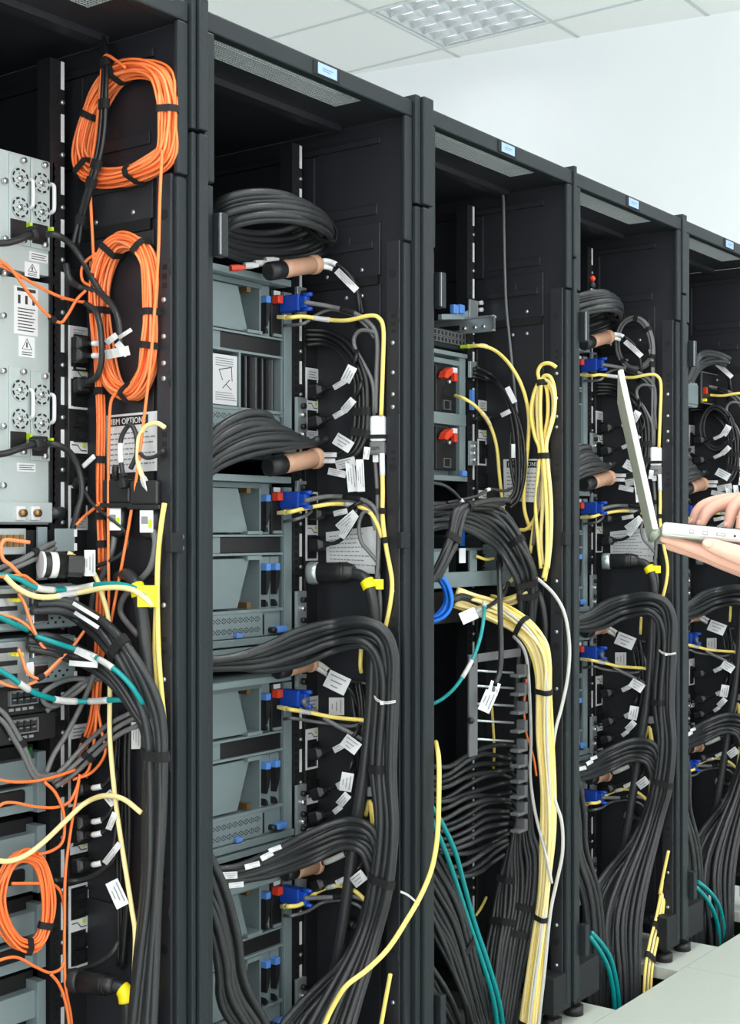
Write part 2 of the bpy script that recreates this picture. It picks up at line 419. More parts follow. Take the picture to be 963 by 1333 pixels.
    put('latch_tongue', MB().box(xr-.024, xr+.004, -.008, .006, 1.14, 1.172), 'frame_dark', t, bev=.002)
    for z in (1.147, 1.165): inst('screw', screw_me, t, (xr+.008, .001, z))
    # foot beams and levelling feet
    for a, b in ((xl-.024, xl+.105), (xr-.06, xr+.024)):
        put('base_beam', MB().box(a, b, 0.004, .055, BOTZ-.012, BOTZ+.075).box(a, b, .055, .11, BOTZ+.05, BOTZ+.062), 'frame_dark', t, bev=.002)
    for x in (xl+.03, xr-.012):
        for y in (.035, .9):
            ft_ = put('levelling_foot', MB().cyl((x, y, .02), (x, y, BOTZ+.01), .018, 12), 'black', t, True)
            put('foot_pad', MB().cyl((x, y, 0), (x, y, .022), .024, 12), 'black', ft_, True)
    return t
RL = dict(A='black server rack with orange fibre coils, leftmost in the row', B='black server rack with grey blade chassis, second from the left',
          C='black server rack with the yellow cable bundle, third from the left', D='black server rack behind the laptop screen, fourth from the left',
          E='black server rack at the right edge, behind the hands')
RACK = {rk: make_rack(rk, RL[rk]) for rk in 'ABCDE'}
# trim strips that close the gaps between neighbouring racks
for l, r_, proud, wide, where in (('A', 'B', .012, 1, 'leftmost and second racks'), ('B', 'C', .014, 1, 'second and third racks'), ('C', 'D', .004, 0, 'third and fourth racks'), ('D', 'E', .004, 0, 'fourth and rightmost racks')):
    a, b = XR[l]+.026, XL[r_]-.026
    t = root('joining_strip', ((a+b)/2, 0.02, 0), 'dark upright trim strip closing the gap between ' + where, 'trim strip', 'trim strips between racks')
    m = a + (b-a)*.34
    for z0, z1, n in ((BOTZ, 1.82, 'lower_strip'), (1.826, TOPZ+.012, 'upper_strip')):
        if wide:
            put(n, MB().box(a, m-.002, -proud*.5, .03, z0, z1), 'frame', t, bev=.002)
            put(n, MB().box(m+.001, b-.001, -proud, .03, z0, z1), 'frame', t, bev=.003)
        else:
            put(n, MB().box(a, b, -proud, .03, z0, z1), 'frame', t, bev=.002)
    put('backing', MB().box(a, b, .03, .034, BOTZ, TOPZ), 'void', t)
# ------------------------------------------------------------------ cable helpers
def frame_at(path, i):
    a = path[max(0, i-1)]; b = path[min(len(path)-1, i+1)]
    return (b - a).normalized()
def strap_mb(strands, i, r, width, extra=.0012, closed=False):
    cs = [s[i] for s in strands]; c = sum(cs, Vector())/len(cs)
    t = Vector()
    for s in strands: t += (s[(i+1) % len(s)] - s[i-1]) if closed else frame_at(s, i)
    t.normalize()
    h = UPV if abs(t.z) < .8 else Vector((1, 0, 0)); u = h.cross(t).normalized(); w = t.cross(u)
    lo, li = [], []
    for k in range(18):
        th = 2*math.pi*k/18; d = u*math.cos(th) + w*math.sin(th)
        best = max(cs, key=lambda p: (p-c).dot(d)); q = best - t*((best-c).dot(t))
        lo.append(q + d*(r+extra+.0012)); li.append(q + d*(r+extra*.3))
    return MB().band(lo, li, t, width/2)
def pts(rk, L, off=.03, ye=YE):
    out = []
    for e in L:
        if isinstance(e, Vector): out.append(e)
        elif len(e) == 2: out.append(S(rk, e[0], e[1], off, ye))
        else: out.append(S(rk, e[0], e[1], e[2], ye))
    return out
LOG = {k: [] for k in 'ABCDE'}
def lab(rk, s): return s.replace('{R}', NICK[rk])
def paper(mb, p0, p1, width, th=.0006, curl=0.0):
    """paper tag from p0 to p1, faced towards the aisle, with a little curl"""
    p0, p1 = Vector(p0), Vector(p1); ax = (p1-p0); L = ax.length; ax.normalize()
    n = (CAM - (p0+p1)/2); n = (n - ax*n.dot(ax)).normalized(); w = n.cross(ax)
    V = []; K = 4
    for k in range(K+1):
        t = k/K; b = n*(curl*L*4*t*(1-t))
        for sd in (-1, 1): V.append(p0 + ax*(L*t) + w*(width/2*sd) + b)
    V += [v - n*th for v in V]; m = 2*(K+1); fs = []
    for k in range(K):
        a = 2*k; fs += [(a, a+2, a+3, a+1), (m+a, m+a+1, m+a+3, m+a+2), (a, m+a, m+a+2, a+2), (a+1, a+3, m+a+3, m+a+1)]
    fs += [(0, 1, m+1, m), (2*K, m+2*K, m+2*K+1, 2*K+1)]
    return mb.add(V, fs), n, ax, w
def tag_part(parent, rk, q0, q1, wpx, off, printed=True, curl=.08, ye=YE, m='paper', name='label_tag'):
    p0, p1 = pts(rk, [q0, q1], off, ye)
    scale = ((p0 - CAM).dot(FWD))/F
    mb, n, ax, w = paper(MB(), p0, p1, wpx*scale, curl=curl)
    o = put(name, mb, m, parent)
    if printed:
        pm = MB(); L = (p1-p0).length; W = wpx*scale
        k = 3 if wpx > 8 else 2
        if L > .012:
            for j in range(k):
                c = (p0+p1)/2 + w*(W*(-.28 + .56*j/max(1, k-1))) + n*(.0007 + curl*L*1.0)
                ll = L*(.20 + .13*((j*7) % 3))
                pm.obox(c, ax, w, n, ll*.8, W*.035, .0002)
            put('tag_print', pm, 'print_grey', o)
    return o
def sleeve_part(parent, path, i0, i1, r, m='white', name='label_sleeve'):
    i0 = max(0, i0); i1 = min(len(path)-1, max(i1, i0+1))
    return put(name, MB().tube(path[i0:i1+1], r, 8), m, parent, True)
def cable(rk, label, L, r, m, off=.03, sub=7, n=8, cat='cable', name='cable', sleeves=(), straps=(), tags=(), ye=YE, plug=None, group=None, log=True, tail=None):
    """one cable; with plug, sleeves or tags it becomes a thing with parts"""
    P = spline(pts(rk, L, off, ye), sub); mb = MB().tube(P, r, n)
    if not (sleeves or tags or straps or plug or tail):
        o = put(name, mb, m, None, True, label=lab(rk, label), cat=cat, group=group)
    else:
        o = root(name, P[0], lab(rk, label), cat, group)
        put('cable_run', mb, m, o, True)
        N = len(P)-1
        for t0, t1, sm in sleeves: sleeve_part(o, P, int(t0*N), int(t1*N), r*1.22, sm)
        for t in straps: put('cable_tie', strap_mb([P], min(N-1, int(t*N)), r, .012), 'velcro', o)
        for tg in tags: tag_part(o, rk, *tg, ye=ye)
        for which, kind in ((0, plug), (-1, tail)):
            if not kind: continue
            p = P[which]; d = (P[which] - P[1 if which == 0 else -2]).normalized()
            if kind[0] == 'block':      # moulded connector: length, half width, half height, material
                _, ln, a, b, km = kind
                put('plug', MB().loft(p - d*.002, p + d*ln, [(0, r*1.3, r*1.3), (.22, r*1.5, r*1.5), (.32, a*.75, b*.75), (.42, a, b), (1, a, b)], n=12, p=5), km, o)
            elif kind[0] == 'rj':
                put('plug', MB().loft(p - d*.004, p + d*.02, [(0, r*1.1, r*1.1), (.3, .0058, .004), (1, .0058, .004)], n=8, p=6), kind[1], o)
    if log: LOG[rk].append(o)
    return o
def bundle_from(rk, name, label, strands, r, m, straps=(), cat='cable bundle', closed=False, n=8, strap_w=.016, strap_m='velcro', group=None, strand_name='strand', log=True, mats=None):
    o = root(name, strands[0][0], lab(rk, label), cat, group)
    for k, s in enumerate(strands):
        rr = r[k] if isinstance(r, (list, tuple)) else r
        put(strand_name, MB().tube(s, rr, n, closed), mats[k % len(mats)] if mats else m, o, True)
    N = len(strands[0])
    r0 = max(r) if isinstance(r, (list, tuple)) else r
    for t in straps:
        sub = strands
        if isinstance(t, tuple): t, a, b = t; sub = strands[a:b]
        put('cable_tie', strap_mb(sub, min(N-2, max(1, int(t*N))), r0, strap_w, closed=closed), strap_m, o)
    if log: LOG[rk].append(o)
    return o
def fan(rk, name, label, A, B, cnt, r, m, off=.04, jit=.006, straps=(), sub=6, joff=.02, ye=YE, rnd=None, **kw):
    """a bundle whose strands fill the band between two hand-placed edge cables"""
    rnd = rnd or random.Random(len(label)*7 + cnt)
    a, b = pts(rk, A, off, ye), pts(rk, B, off, ye); strands = []
    for k in range(cnt):
        t = k/(cnt-1) if cnt > 1 else .5
        ph = rnd.uniform(0, 6.28); lift = (rnd.random())*joff; Q = []
        for i in range(len(a)):
            p = a[i].lerp(b[i], t); d = (CAM - p).normalized()
            jj = jit*math.sin(ph + i*1.3)
            Q.append(p + d*(lift + jj*.5) + Vector((0, 0, jj*.6)) + RGT*(jj*.5))
        strands.append(spline(Q, sub))
    return bundle_from(rk, name, label, strands, r, m, straps, **kw)
def ropes(rk, name, label, L, cnt, spread, r, m, off=.04, straps=(), twist=2.0, sub=7, ye=YE, closed=False, squash=1.0, wob=.15, **kw):
    """a round bundle: strands on a disc round one path"""
    rnd = random.Random(len(label)*13 + cnt); P = spline(pts(rk, L, off, ye), sub, closed); N = len(P); strands = []
    fr = []; prev = None
    for i in range(N):
        t = (P[(i+1) % N] - P[i-1]).normalized() if closed else frame_at(P, i)
        if prev is None: u = (UPV if abs(t.z) < .8 else Vector((1, 0, 0))).cross(t).normalized()
        else: u = (prev - t*prev.dot(t)).normalized()
        prev = u; fr.append((u, t.cross(u)))
    for k in range(cnt):
        rad = spread*math.sqrt((k+.5)/cnt); a0 = k*2.399963; ph = rnd.uniform(0, 6.28); q = rnd.randint(1, 3)
        s = []
        for i in range(N):
            f = i/N; e = (0 if closed else twist*f) + (wob*1.5*math.sin(2*math.pi*q*f + ph))
            rr = rad*(1 + wob*math.sin(2*math.pi*f*(q+1) + ph*2))
            u, w = fr[i]; s.append(P[i] + u*(rr*math.cos(a0+e)) + w*(rr*squash*math.sin(a0+e)))
        strands.append(s)
    return bundle_from(rk, name, label, strands, r, m, straps, closed=closed, **kw)
# ------------------------------------------------------------------ blade chassis (racks 2, 4 and 5)
ORD = ['top', 'second', 'third', 'bottom']
def lever_poly(x, z0, z1, w):      # curved black pull lever seen from behind
    n = 7; L = []; R = []
    for k in range(n):
        t = k/(n-1); z = z0 + (z1-z0)*t; b = w*(1 - .75*t*t)
        L.append((x, z)); R.append((x + b, z))
    return L + R[::-1]
def blade_chassis(rk, k):
    xe = XR[rk] - .054; T = 1.68 - .397*k; Y = YE
    t = root('blade_chassis', (xe-.225, .55, T-.36), f'pale grey blade server chassis, {ORD[k]} of four in the {NICK[rk]}', 'server chassis', 'blade server chassis')
    P = lambda n, m, *b, **kw: put(n, MB().box(xe+b[0], xe+b[1], Y+b[2], Y+b[3], T+b[4], T+b[5]), m, kw.pop('parent', t), **kw)
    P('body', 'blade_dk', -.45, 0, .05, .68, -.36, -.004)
    P('top_shelf', 'blade_edge', -.45, -.03, -.028, .06, -.013, 0, bev=.001)
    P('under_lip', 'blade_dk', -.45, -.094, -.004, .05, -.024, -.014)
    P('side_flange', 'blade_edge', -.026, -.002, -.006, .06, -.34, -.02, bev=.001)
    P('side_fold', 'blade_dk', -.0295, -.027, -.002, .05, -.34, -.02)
    put('bay_cover', MB().prism([(xe-.45, T-.112), (xe-.126, T-.112), (xe-.155, T-.025), (xe-.45, T-.025)], Y+.004, Y+.034), 'blade', t, bev=.001)
    P('bay_foot', 'blade_edge', -.140, -.096, -.008, .03, -.115, -.109); P('bay_clip', 'brass', -.134, -.122, .0, .03, -.034, -.022)
    P('divider', 'blade_edge', -.0935, -.0905, .002, .05, -.117, -.002, bev=.0008)
    def lever_module(x0, x1, zt, zb, zl, bl='blue_lt'):
        mo = P('fan_module', 'blade', x0, x1, .003, .05, zb, zt, bev=.001)
        put('latch', MB().box(xe+x0+.001, xe+x0+.015, Y-.012, Y+.006, T+zl-.014, T+zl), bl, mo, bev=.0015)
        put('lever', MB().prism(lever_poly(xe+x0+.001, T+zl-.0145, T+zl-.062, .014), Y-.011, Y+.004), 'black', mo)
        put('lever_foot', MB().prism([(xe+x0+.001, T+zb+.004), (xe+x0+.010, T+zb+.004), (xe+x0+.008, T+zb+.012), (xe+x0+.001, T+zb+.018)], Y-.009, Y+.004), 'black', mo)
    lever_module(-.089, -.062, -.014, -.115, -.036)
    mg = P('management_module', 'black', -.061, -.030, -.002, .05, -.114, -.02, bev=.001)
    put('latch', MB().box(xe-.059, xe-.043, Y-.018, Y+.0, T-.048, T-.031), 'latch_red', mg, bev=.002)
    put('module_plate', MB().box(xe-.056, xe-.036, Y-.004, Y-.001, T-.030, T-.021), 'white', mg)
    put('module_foot', MB().box(xe-.058, xe-.034, Y-.006, Y+.0, T-.114, T-.108), 'blade_edge', mg)
    P('cross_bar', 'blade_edge', -.45, -.028, -.004, .05, -.120, -.116); P('blanking_strip', 'black', -.208, -.029, .002, .05, -.152, -.1205, bev=.001)
    P('strip_end', 'blade', -.45, -.209, .002, .05, -.152, -.1205); P('cross_bar', 'blade_edge', -.45, -.028, -.004, .05, -.157, -.1525)
    if k == 0 and rk == 'B':
        cd_ = P('instruction_card', 'paper', -.45, -.163, -.001, .05, -.262, -.165, bev=.001)
        pm = MB()
        for j in range(4): pm.box(xe-.225, xe-.175, Y-.0016, Y-.0008, T-.172-.0045*j, T-.1735-.0045*j)
        for j in range(4): pm.box(xe-.225, xe-.178+.004*j, Y-.0016, Y-.0008, T-.238-.0045*j, T-.2393-.0045*j)
        put('card_print', pm, 'print_grey', cd_, kind='stuff')
        pm = MB(); c = lambda x, z: Vector((xe+x, Y-.0012, T+z))
        for a, b in ((c(-.215, -.195), c(-.180, -.188)), (c(-.215, -.195), c(-.205, -.215)), (c(-.180, -.188), c(-.178, -.215)), (c(-.205, -.230), c(-.185, -.213)), (c(-.195, -.222), c(-.180, -.232))): pm.tube([a, b], .0009, 4)
        put('card_drawing', pm, 'print', cd_)
        P('slot_floor', 'black', -.155, -.036, .03, .05, -.272, -.16)
        for j in range(14): P('blanking_slat', 'inner' if j % 3 else 'cable_grey', -.153+.0083*j, -.1505+.0083*j, .004+.004*(j % 2), .032, -.270, -.160)
        P('slot_post', 'blade_edge', -.162, -.156, -.004, .05, -.275, -.157); P('slot_post', 'blade_edge', -.035, -.030, -.004, .05, -.275, -.157)
    else:
        put('bay_cover', MB().prism([(xe-.45, T-.260), (xe-.157, T-.260), (xe-.121, T-.163), (xe-.45, T-.163)], Y+.004, Y+.034), 'blade', t, bev=.001)
        P('bay_foot', 'blade_edge', -.138, -.096, -.006, .03, -.166, -.158); P('bay_clip', 'brass', -.134, -.122, .0, .03, -.262, -.250)
        P('divider', 'blade_edge', -.0935, -.0905, .002, .05, -.264, -.157)
        lever_module(-.089, -.062, -.160, -.264, -.174); lever_module(-.060, -.033, -.160, -.264, -.174)
    P('cross_bar', 'blade_edge', -.45, -.028, -.004, .05, -.270, -.264)
    vb = P('vented_tray', 'blade', -.45, -.093, -.004, .05, -.318, -.2705, bev=.001)
    hb = MB()
    for r_ in range(2):
        for c_ in range(9):
            for dx, dz in ((0, 0), (-.004, .003), (.004, .003), (-.004, -.003), (.004, -.003), (0, .0045), (0, -.0045), (-.0075, 0), (.0075, 0)):
                x = xe-.108-.0162*c_+dx; z = T-.283-.021*r_+dz; hb.box(x-.0012, x+.0012, Y-.0044, Y-.003, z-.0011, z+.0011)
    put('vent_holes', hb, 'void', vb, kind='stuff')
    P('release_tab', 'blue_lt', -.178, -.160, -.014, -.002, -.3175, -.309, parent=vb, bev=.002)
    sp_ = P('side_plate', 'blade', -.088, -.031, .002, .05, -.318, -.2705)
    put('slot', MB().box(xe-.084, xe-.080, Y+.001, Y+.003, T-.316, T-.276), 'void', sp_)
    put('latch_knob', MB().cyl((xe-.062, Y+.004, T-.308), (xe-.062, Y-.012, T-.308), .006, 10), 'black', sp_, True)
    put('release_tab', MB().box(xe-.056, xe-.026, Y-.016, Y+.002, T-.314, T-.300), 'blue_lt', sp_, bev=.004)
    P('bottom_ledge', 'blade_edge', -.45, -.002, -.012, .05, -.333, -.3195, bev=.001); P('bottom_ledge', 'blade_edge', -.45, -.002, -.018, .05, -.347, -.3365, bev=.001)
    er = P('mounting_ear', 'zinc', .001, .031, -.018, -.010, -.335, -.232, bev=.001)
    for z in (-.25, -.292, -.322): put('ear_bolt', MB().cyl((xe+.016, Y-.017, T+z), (xe+.016, Y-.026, T+z), .006, 8), 'black', er, True)
    for z in (-.268, -.308): put('ear_nut', MB().cyl((xe+.016, Y-.017, T+z), (xe+.016, Y-.024, T+z), .0055, 8), 'chrome', er, True)
    er2 = P('mounting_ear', 'zinc', .001, .031, -.018, -.010, -.062, -.006, bev=.001)
    put('ear_bolt', MB().cyl((xe+.016, Y-.017, T-.02), (xe+.016, Y-.028, T-.02), .007, 8), 'black', er2, True)
    LOG[rk].append(t); return t

# ------------------------------------------------------------------ power strips
def ringbox(mb, x0, x1, z0, z1, w, y0, y1):
    mb.box(x0, x1, y0, y1, z1-w, z1); mb.box(x0, x1, y0, y1, z0, z0+w); mb.box(x0, x0+w, y0, y1, z0+w, z1-w); mb.box(x1-w, x1, y0, y1, z0+w, z1-w); return mb
_o = ringbox(MB(), -.0155, .0155, -.017, .017, .0025, -.007, 0); _o.box(-.013, .013, -.001, 0, -.0145, .0145); _o.box(-.009, .009, -.005, -.001, -.009, .009)
c19_me = rawmesh('outlet', _o, 'black')
_o = MB().loft((0, -.003, 0), (0, 0, 0), [(0, .013, .0105), (1, .013, .0105)], n=12, p=4); ringbox(_o, -.0145, .0145, -.012, .012, .0018, -.005, 0); _o.loft((0, -.006, 0), (0, -.002, 0), [(0, .008, .0055), (1, .008, .0055)], n=10, p=4)
c13_me = rawmesh('outlet', _o, 'rubber_dk')
def power_strip(rk, label, x0, x1, yf, z0, z1, items):
    """items: ('frame', zt, zb) white surround, ('c19', z), ('c13', z), ('card', zt, zb), ('mark', z)"""
    t = root('power_strip', ((x0+x1)/2, yf+.01, z0), lab(rk, label), 'power strip', 'upright rack power strips')
    put('body', MB().box(x0, x1, yf, yf+.018, z0, z1), 'black', t, bev=.002)
    xc = (x0+x1)/2
    for it in items:
        if it[0] == 'frame':
            put('outlet_surround', ringbox(MB(), x0, x1-.001, it[2], it[1], .0042, yf-.002, yf), 'white', t)
        elif it[0] == 'card':
            c = put('rating_card', MB().box(x0+.001, x1-.002, yf-.0028, yf-.0015, it[2], it[1]), 'paper', t)
            pm = MB(); h = it[1]-it[2]
            for j in range(3): pm.box(x0+.008, x1-.010-.005*(j % 2), yf-.0033, yf-.0027, it[1]-h*(.25+.25*j), it[1]-h*(.25+.25*j)-h*.08)
            put('card_print', pm, 'print_grey', c, kind='stuff')
        elif it[0] == 'mark':
            z = it[1]; g = put('breaker_mark', MB().box(x0+.003, x1-.003, yf-.0022, yf-.001, z-.010, z+.010), 'white', t)
            pm = MB()
            pm.tube([Vector((x0+.006, yf-.0025, z+.004)), Vector((xc-.004, yf-.0025, z+.004)), Vector((xc+.004, yf-.0025, z-.005)), Vector((x1-.006, yf-.0025, z-.005))], .0009, 4)
            put('mark_line', pm, 'black', g)
            put('mark_lamp', MB().cyl((x1-.012, yf-.0015, z+.004), (x1-.012, yf-.004, z+.004), .0035, 8), 'lime', g)
        else:
            inst('outlet', c19_me if it[0] == 'c19' else c13_me, t, (xc+.002, yf, it[1]))
    LOG[rk].append(t); return t

# ------------------------------------------------------------------ contents of the blade racks, laid out once in the second rack
R = 'B'
for k in range(4): blade_chassis(R, k)
zb = lambda y: 1.176 + (690 - y)*2.85/1800
power_strip(R, 'black upright power strip with white outlet surrounds in the {R}', XR[R]-.020, XR[R]+.0225, .238, .12, 1.62,
    [('frame', zb(478), zb(570)), ('card', zb(479), zb(493)), ('c19', zb(508)), ('mark', zb(527)), ('c19', zb(547)), ('card', zb(560), zb(569)), ('frame', zb(640), zb(730)), ('c19', zb(665)), ('mark', zb(690)), ('c19', zb(708)),
     ('card', zb(908), zb(927)), ('frame', zb(950), zb(1003)), ('mark', zb(958)), ('c19', zb(978)), ('c19', zb(1028)), ('mark', zb(1042)), ('c19', zb(1062)), ('frame', zb(1080), zb(1120))])

# coil of spare cable lying on the top chassis
def ring(cx, cy, rx, ry, y0, ya, n=14, ph=0.0):
    return [onY(cx + rx*math.cos(2*math.pi*i/n+ph), cy + ry*math.sin(2*math.pi*i/n+ph), y0 + ya*math.sin(2*math.pi*i/n+ph)) for i in range(n)]
st = []
for k, (cx, cy, rx, ry) in enumerate([(338, 277, 62, 27), (345, 284, 70, 29), (350, 291, 76, 30), (352, 299, 78, 31), (356, 306, 76, 31), (357, 314, 74, 29), (352, 303, 66, 24)]):
    st.append(spline(ring(cx, cy, rx, ry, .150 + .004*(k % 3), .085), 5, True))
bundle_from(R, 'cable_coil', 'coil of thick black cable resting on the top chassis of the {R}', st, .0072, 'rubber', straps=(.02,), cat='cable coil', closed=True, strand_name='loop')
# plugs lying in front of the coil
for q, (x, y, m, w) in enumerate([(318, 346, 'cable_white', 'pale cable connector on the top chassis, first from left'), (331, 343, 'cable_white', 'pale cable connector on the top chassis, second from left'),
                               (345, 339, 'cable_white', 'pale cable connector on the top chassis, nearest the brown sleeve'), (300, 349, 'latch_red', 'small red cable connector on the top chassis')]):
    p = onY(x, y, .20)
    LOG[R].append(put('cable_connector', MB().loft(p, p + Vector((.028, -.01, .004)), [(0, .006, .006), (.5, .008, .006), (1, .004, .004)], n=8, p=4), m, None, label=lab(R, w + ', {R}'), cat='connector'))

def conduit(rk, label, q0, q1, rpx, off=.075, o1=None):
    p0, p1 = S(rk, *q0, off), S(rk, *q1, o1 or off); r = rpx*((p0-CAM).dot(FWD))/F
    t = root('cable_sleeve', p0, lab(rk, label), 'cable sleeve', 'brown corrugated cable sleeves')
    d = (p1-p0)
    put('tube', MB().loft(p0, p1, [(0, r*.9, r*.9), (.03, r, r), (.3, r, r), (.32, r*1.05, r*1.05), (.36, r*1.05, r*1.05), (.38, r, r), (.9, r, r), (.905, r*.75, r*.75), (.91, r*.75, r*.75)], n=18), 'tan', t, 'q')
    put('end_boot', MB().loft(p0 - d*.06, p0 + d*.24, [(0, r*.8, r*.8), (.1, r*1.06, r*1.06), (1, r*1.06, r*1.06), (1.01, r*.9, r*.9)], n=18), 'black', t, 'q')
    put('end_collar', MB().tube([p0+d*.88, p0+d*.90, p0+d*.93, p0+d*.97, p0+d*1.0, p0+d*1.001], [r*1.0, r*1.14, r*1.16, r*1.16, r*1.1, r*.8], 18), 'tan', t, 'q')
    put('open_end', MB().cyl(p0+d*.99, p0+d*1.004, r*.86, 16), 'black', t)
    n = (CAM-p0).normalized(); c = p0 + d*.58 + n*(r*1.0); ax = d.normalized(); w = n.cross(ax).normalized()
    put('sleeve_label', MB().obox(c - n*.001, ax, w, n, d.length*.13, r*.62, .0015), 'paper', t)
    LOG[rk].append(t); return t
conduit(R, 'brown corrugated cable sleeve above the top chassis in the {R}', (352, 353), (412, 344), 11.5)
conduit(R, 'brown corrugated cable sleeve above the second chassis in the {R}', (352, 607), (414, 596), 12.5)
conduit(R, 'brown corrugated cable sleeve above the third chassis in the {R}', (362, 873), (406, 863), 10.5, .05)
conduit(R, 'brown corrugated cable sleeve above the bottom chassis in the {R}', (372, 1136), (414, 1126), 10.5, .05)

# cords out of the sleeves
for n, L in enumerate(([(408, 341, .075), (428, 340, .07), (450, 353, .06), (463, 375, .05), (468, 404, .04), (466, 425, .02)], [(408, 347, .075), (430, 349, .065), (452, 363, .055), (464, 385, .04), (469, 410, .03)], [(408, 344, .07), (432, 343, .06), (455, 358, .05), (466, 380, .04), (472, 410, .03)])):
    cable(R, f"black cord curving down from the top brown sleeve, {['upper', 'lower', 'middle'][n]} one, {{R}}", L, .0042, 'rubber_dk', sleeves=((.12, .3, 'white'),), tags=(((438 + 3*n, 352), (464, 378), 9, .075),) if n == 0 else ())
fan(R, 'cord_bundle', 'arched bundle of black power cords running into the second brown sleeve, {R}', [(396, 428, .02), (430, 432, .03), (456, 452, .04), (474, 490, .05), (478, 530, .05), (477, 565, .05), (462, 592, .06), (436, 600, .07), (410, 598, .07)],
    [(398, 448, .01), (425, 447, .02), (444, 462, .03), (459, 490, .04), (462, 530, .05), (461, 560, .05), (452, 582, .06), (432, 593, .07), (410, 592, .07)], 4, .0048, 'rubber_dk', straps=(.52, .62), joff=.01, jit=.003)
tg = LOG[R][-1]
for q0, q1, w in (((420, 592), (438, 592), 6), ((417, 600), (436, 600), 6), ((436, 570), (457, 583), 16), ((437, 606), (462, 600), 12), ((455, 600), (459, 640), 12), ((468, 598), (470, 640), 10), ((478, 582), (476, 598), 8), ((427, 613), (450, 618), 9)):
    tag_part(tg, R, q0, q1, w, .085)
# short cords from the power strip
def cord(label, plug_px, L, tags=(), r=.0042, off=.06, rk=R):
    cable(rk, label, [(plug_px[0], plug_px[1], off)] + L, r, 'rubber_dk', off=off, plug=('block', .036, .0135, .012, 'black'), tags=tags, cat='power cord', name='power_lead', group='short power leads')
cord('short black power cord in the upper outlet, below the arched bundle, {R}', (424, 506), [(436, 503), (448, 494), (458, 478), (464, 462), (462, 450, .02)], (((434, 505), (449, 496), 7, .07), ((449, 497), (459, 477), 13, .075)))
cord('short black power cord in the second outlet, below the arched bundle, {R}', (424, 546), [(436, 542), (450, 532), (461, 518), (470, 500), (472, 480, .02)], (((434, 543), (448, 535), 7, .07), ((447, 535), (460, 520), 10, .075)))
cord('short black power cord above the white paper sheet, upper one, {R}', (424, 668), [(436, 667), (450, 664), (466, 655), (480, 650, .02)], (((434, 669), (452, 665), 7, .07), ((440, 688), (463, 668), 12, .075)))
cord('short black power cord hanging over the white paper sheet, {R}', (426, 708), [(438, 706), (450, 697), (458, 683), (463, 665), (462, 650, .02)], (((444, 700), (462, 672), 9, .07),))
cord('short black power cord below the third chassis blue plug, first, {R}', (424, 978), [(438, 974), (450, 966), (462, 956), (470, 940, .03)], (((434, 977), (447, 970), 8, .07), ((447, 962), (466, 976), 17, .075)))
cord('short black power cord below the third chassis blue plug, second, {R}', (426, 1028), [(440, 1022), (452, 1008), (458, 992), (462, 975, .03)], (((438, 1024), (446, 1020), 8, .07), ((453, 1006), (449, 1030), 16, .075)))
cord('short black power cord below the third chassis blue plug, third, {R}', (424, 1060), [(436, 1056), (446, 1046), (454, 1034), (458, 1015), (460, 990, .03)], (((434, 1058), (444, 1050), 7, .07), ((441, 1048), (453, 1034), 11, .075)))
cord('short black power cord behind the thick cord by the bottom chassis, {R}', (426, 1148), [(440, 1143), (456, 1138), (468, 1128), (474, 1110, .02)], (((437, 1150), (452, 1143), 7, .07), ((459, 1150), (474, 1138), 15, .07)))

# black cable arches, three strands deep, that turn down along the side wall
fan(R, 'cable_bundle', 'upper arched bundle of thick black cables from the third chassis, {R}', [(262, 857, .08), (300, 856, .10), (340, 845, .11), (385, 823, .11), (430, 809, .10), (470, 804, .09), (498, 818, .075), (512, 850, .06), (515, 900, .055), (514, 1000, .055), (516, 1080, .055), (506, 1160, .06), (488, 1230, .07), Vector((XR['B']-.13, .05, .16)), Vector((XR['B']-.155, .045, -.05)), Vector((XR['B']-.16, .05, -.3))],
    [(262, 873, .06), (310, 870, .08), (350, 870, .09), (395, 862, .09), (430, 849, .085), (465, 842, .08), (485, 852, .07), (493, 880, .06), (491, 920, .055), (484, 1000, .055), (490, 1080, .055), (482, 1160, .06), (462, 1230, .08), Vector((XR['B']-.23, .10, .16)), Vector((XR['B']-.245, .08, -.05)), Vector((XR['B']-.245, .08, -.3))],
    9, .0072, 'rubber', straps=((.60, 3, 9), .72), joff=.03, jit=.006)
fan(R, 'cable_bundle', 'lower arched bundle of thick black cables from the bottom chassis, {R}', [(280, 1132, .08), (310, 1126, .10), (350, 1110, .10), (400, 1086, .10), (445, 1070, .09), (476, 1072, .08), (492, 1088, .065), (496, 1120, .05), (494, 1180, .045), (474, 1250, .05), Vector((XR['B']-.19, .13, .16)), Vector((XR['B']-.21, .12, -.3))],
    [(284, 1150, .07), (320, 1144, .08), (360, 1136, .085), (405, 1122, .085), (440, 1106, .08), (466, 1108, .07), (478, 1122, .06), (484, 1145, .05), (472, 1190, .045), (446, 1250, .06), Vector((XR['B']-.28, .14, .16)), Vector((XR['B']-.29, .13, -.3))],
    8, .0068, 'rubber', joff=.025, jit=.005)
tg = LOG[R][-1]
for q0, q1, w in (((288, 1140), (309, 1139), 9), ((298, 1153), (317, 1151), 7), ((319, 1129), (338, 1124), 7), ((340, 1118), (355, 1110), 7), ((350, 1108), (366, 1102), 6)): tag_part(tg, R, q0, q1, w, .125)
fan(R, 'cable_bundle', 'looping bundle of thick black cables feeding the second brown sleeve, {R}', [(262, 582, .14), (285, 556, .15), (318, 539, .14), (345, 541, .12), (354, 556, .09), (340, 572, .07)], [(262, 625, .10), (290, 604, .12), (330, 589, .12), (375, 582, .10), (412, 578, .07), (425, 572, .05)], 8, .0074, 'rubber', joff=.02, jit=.004)
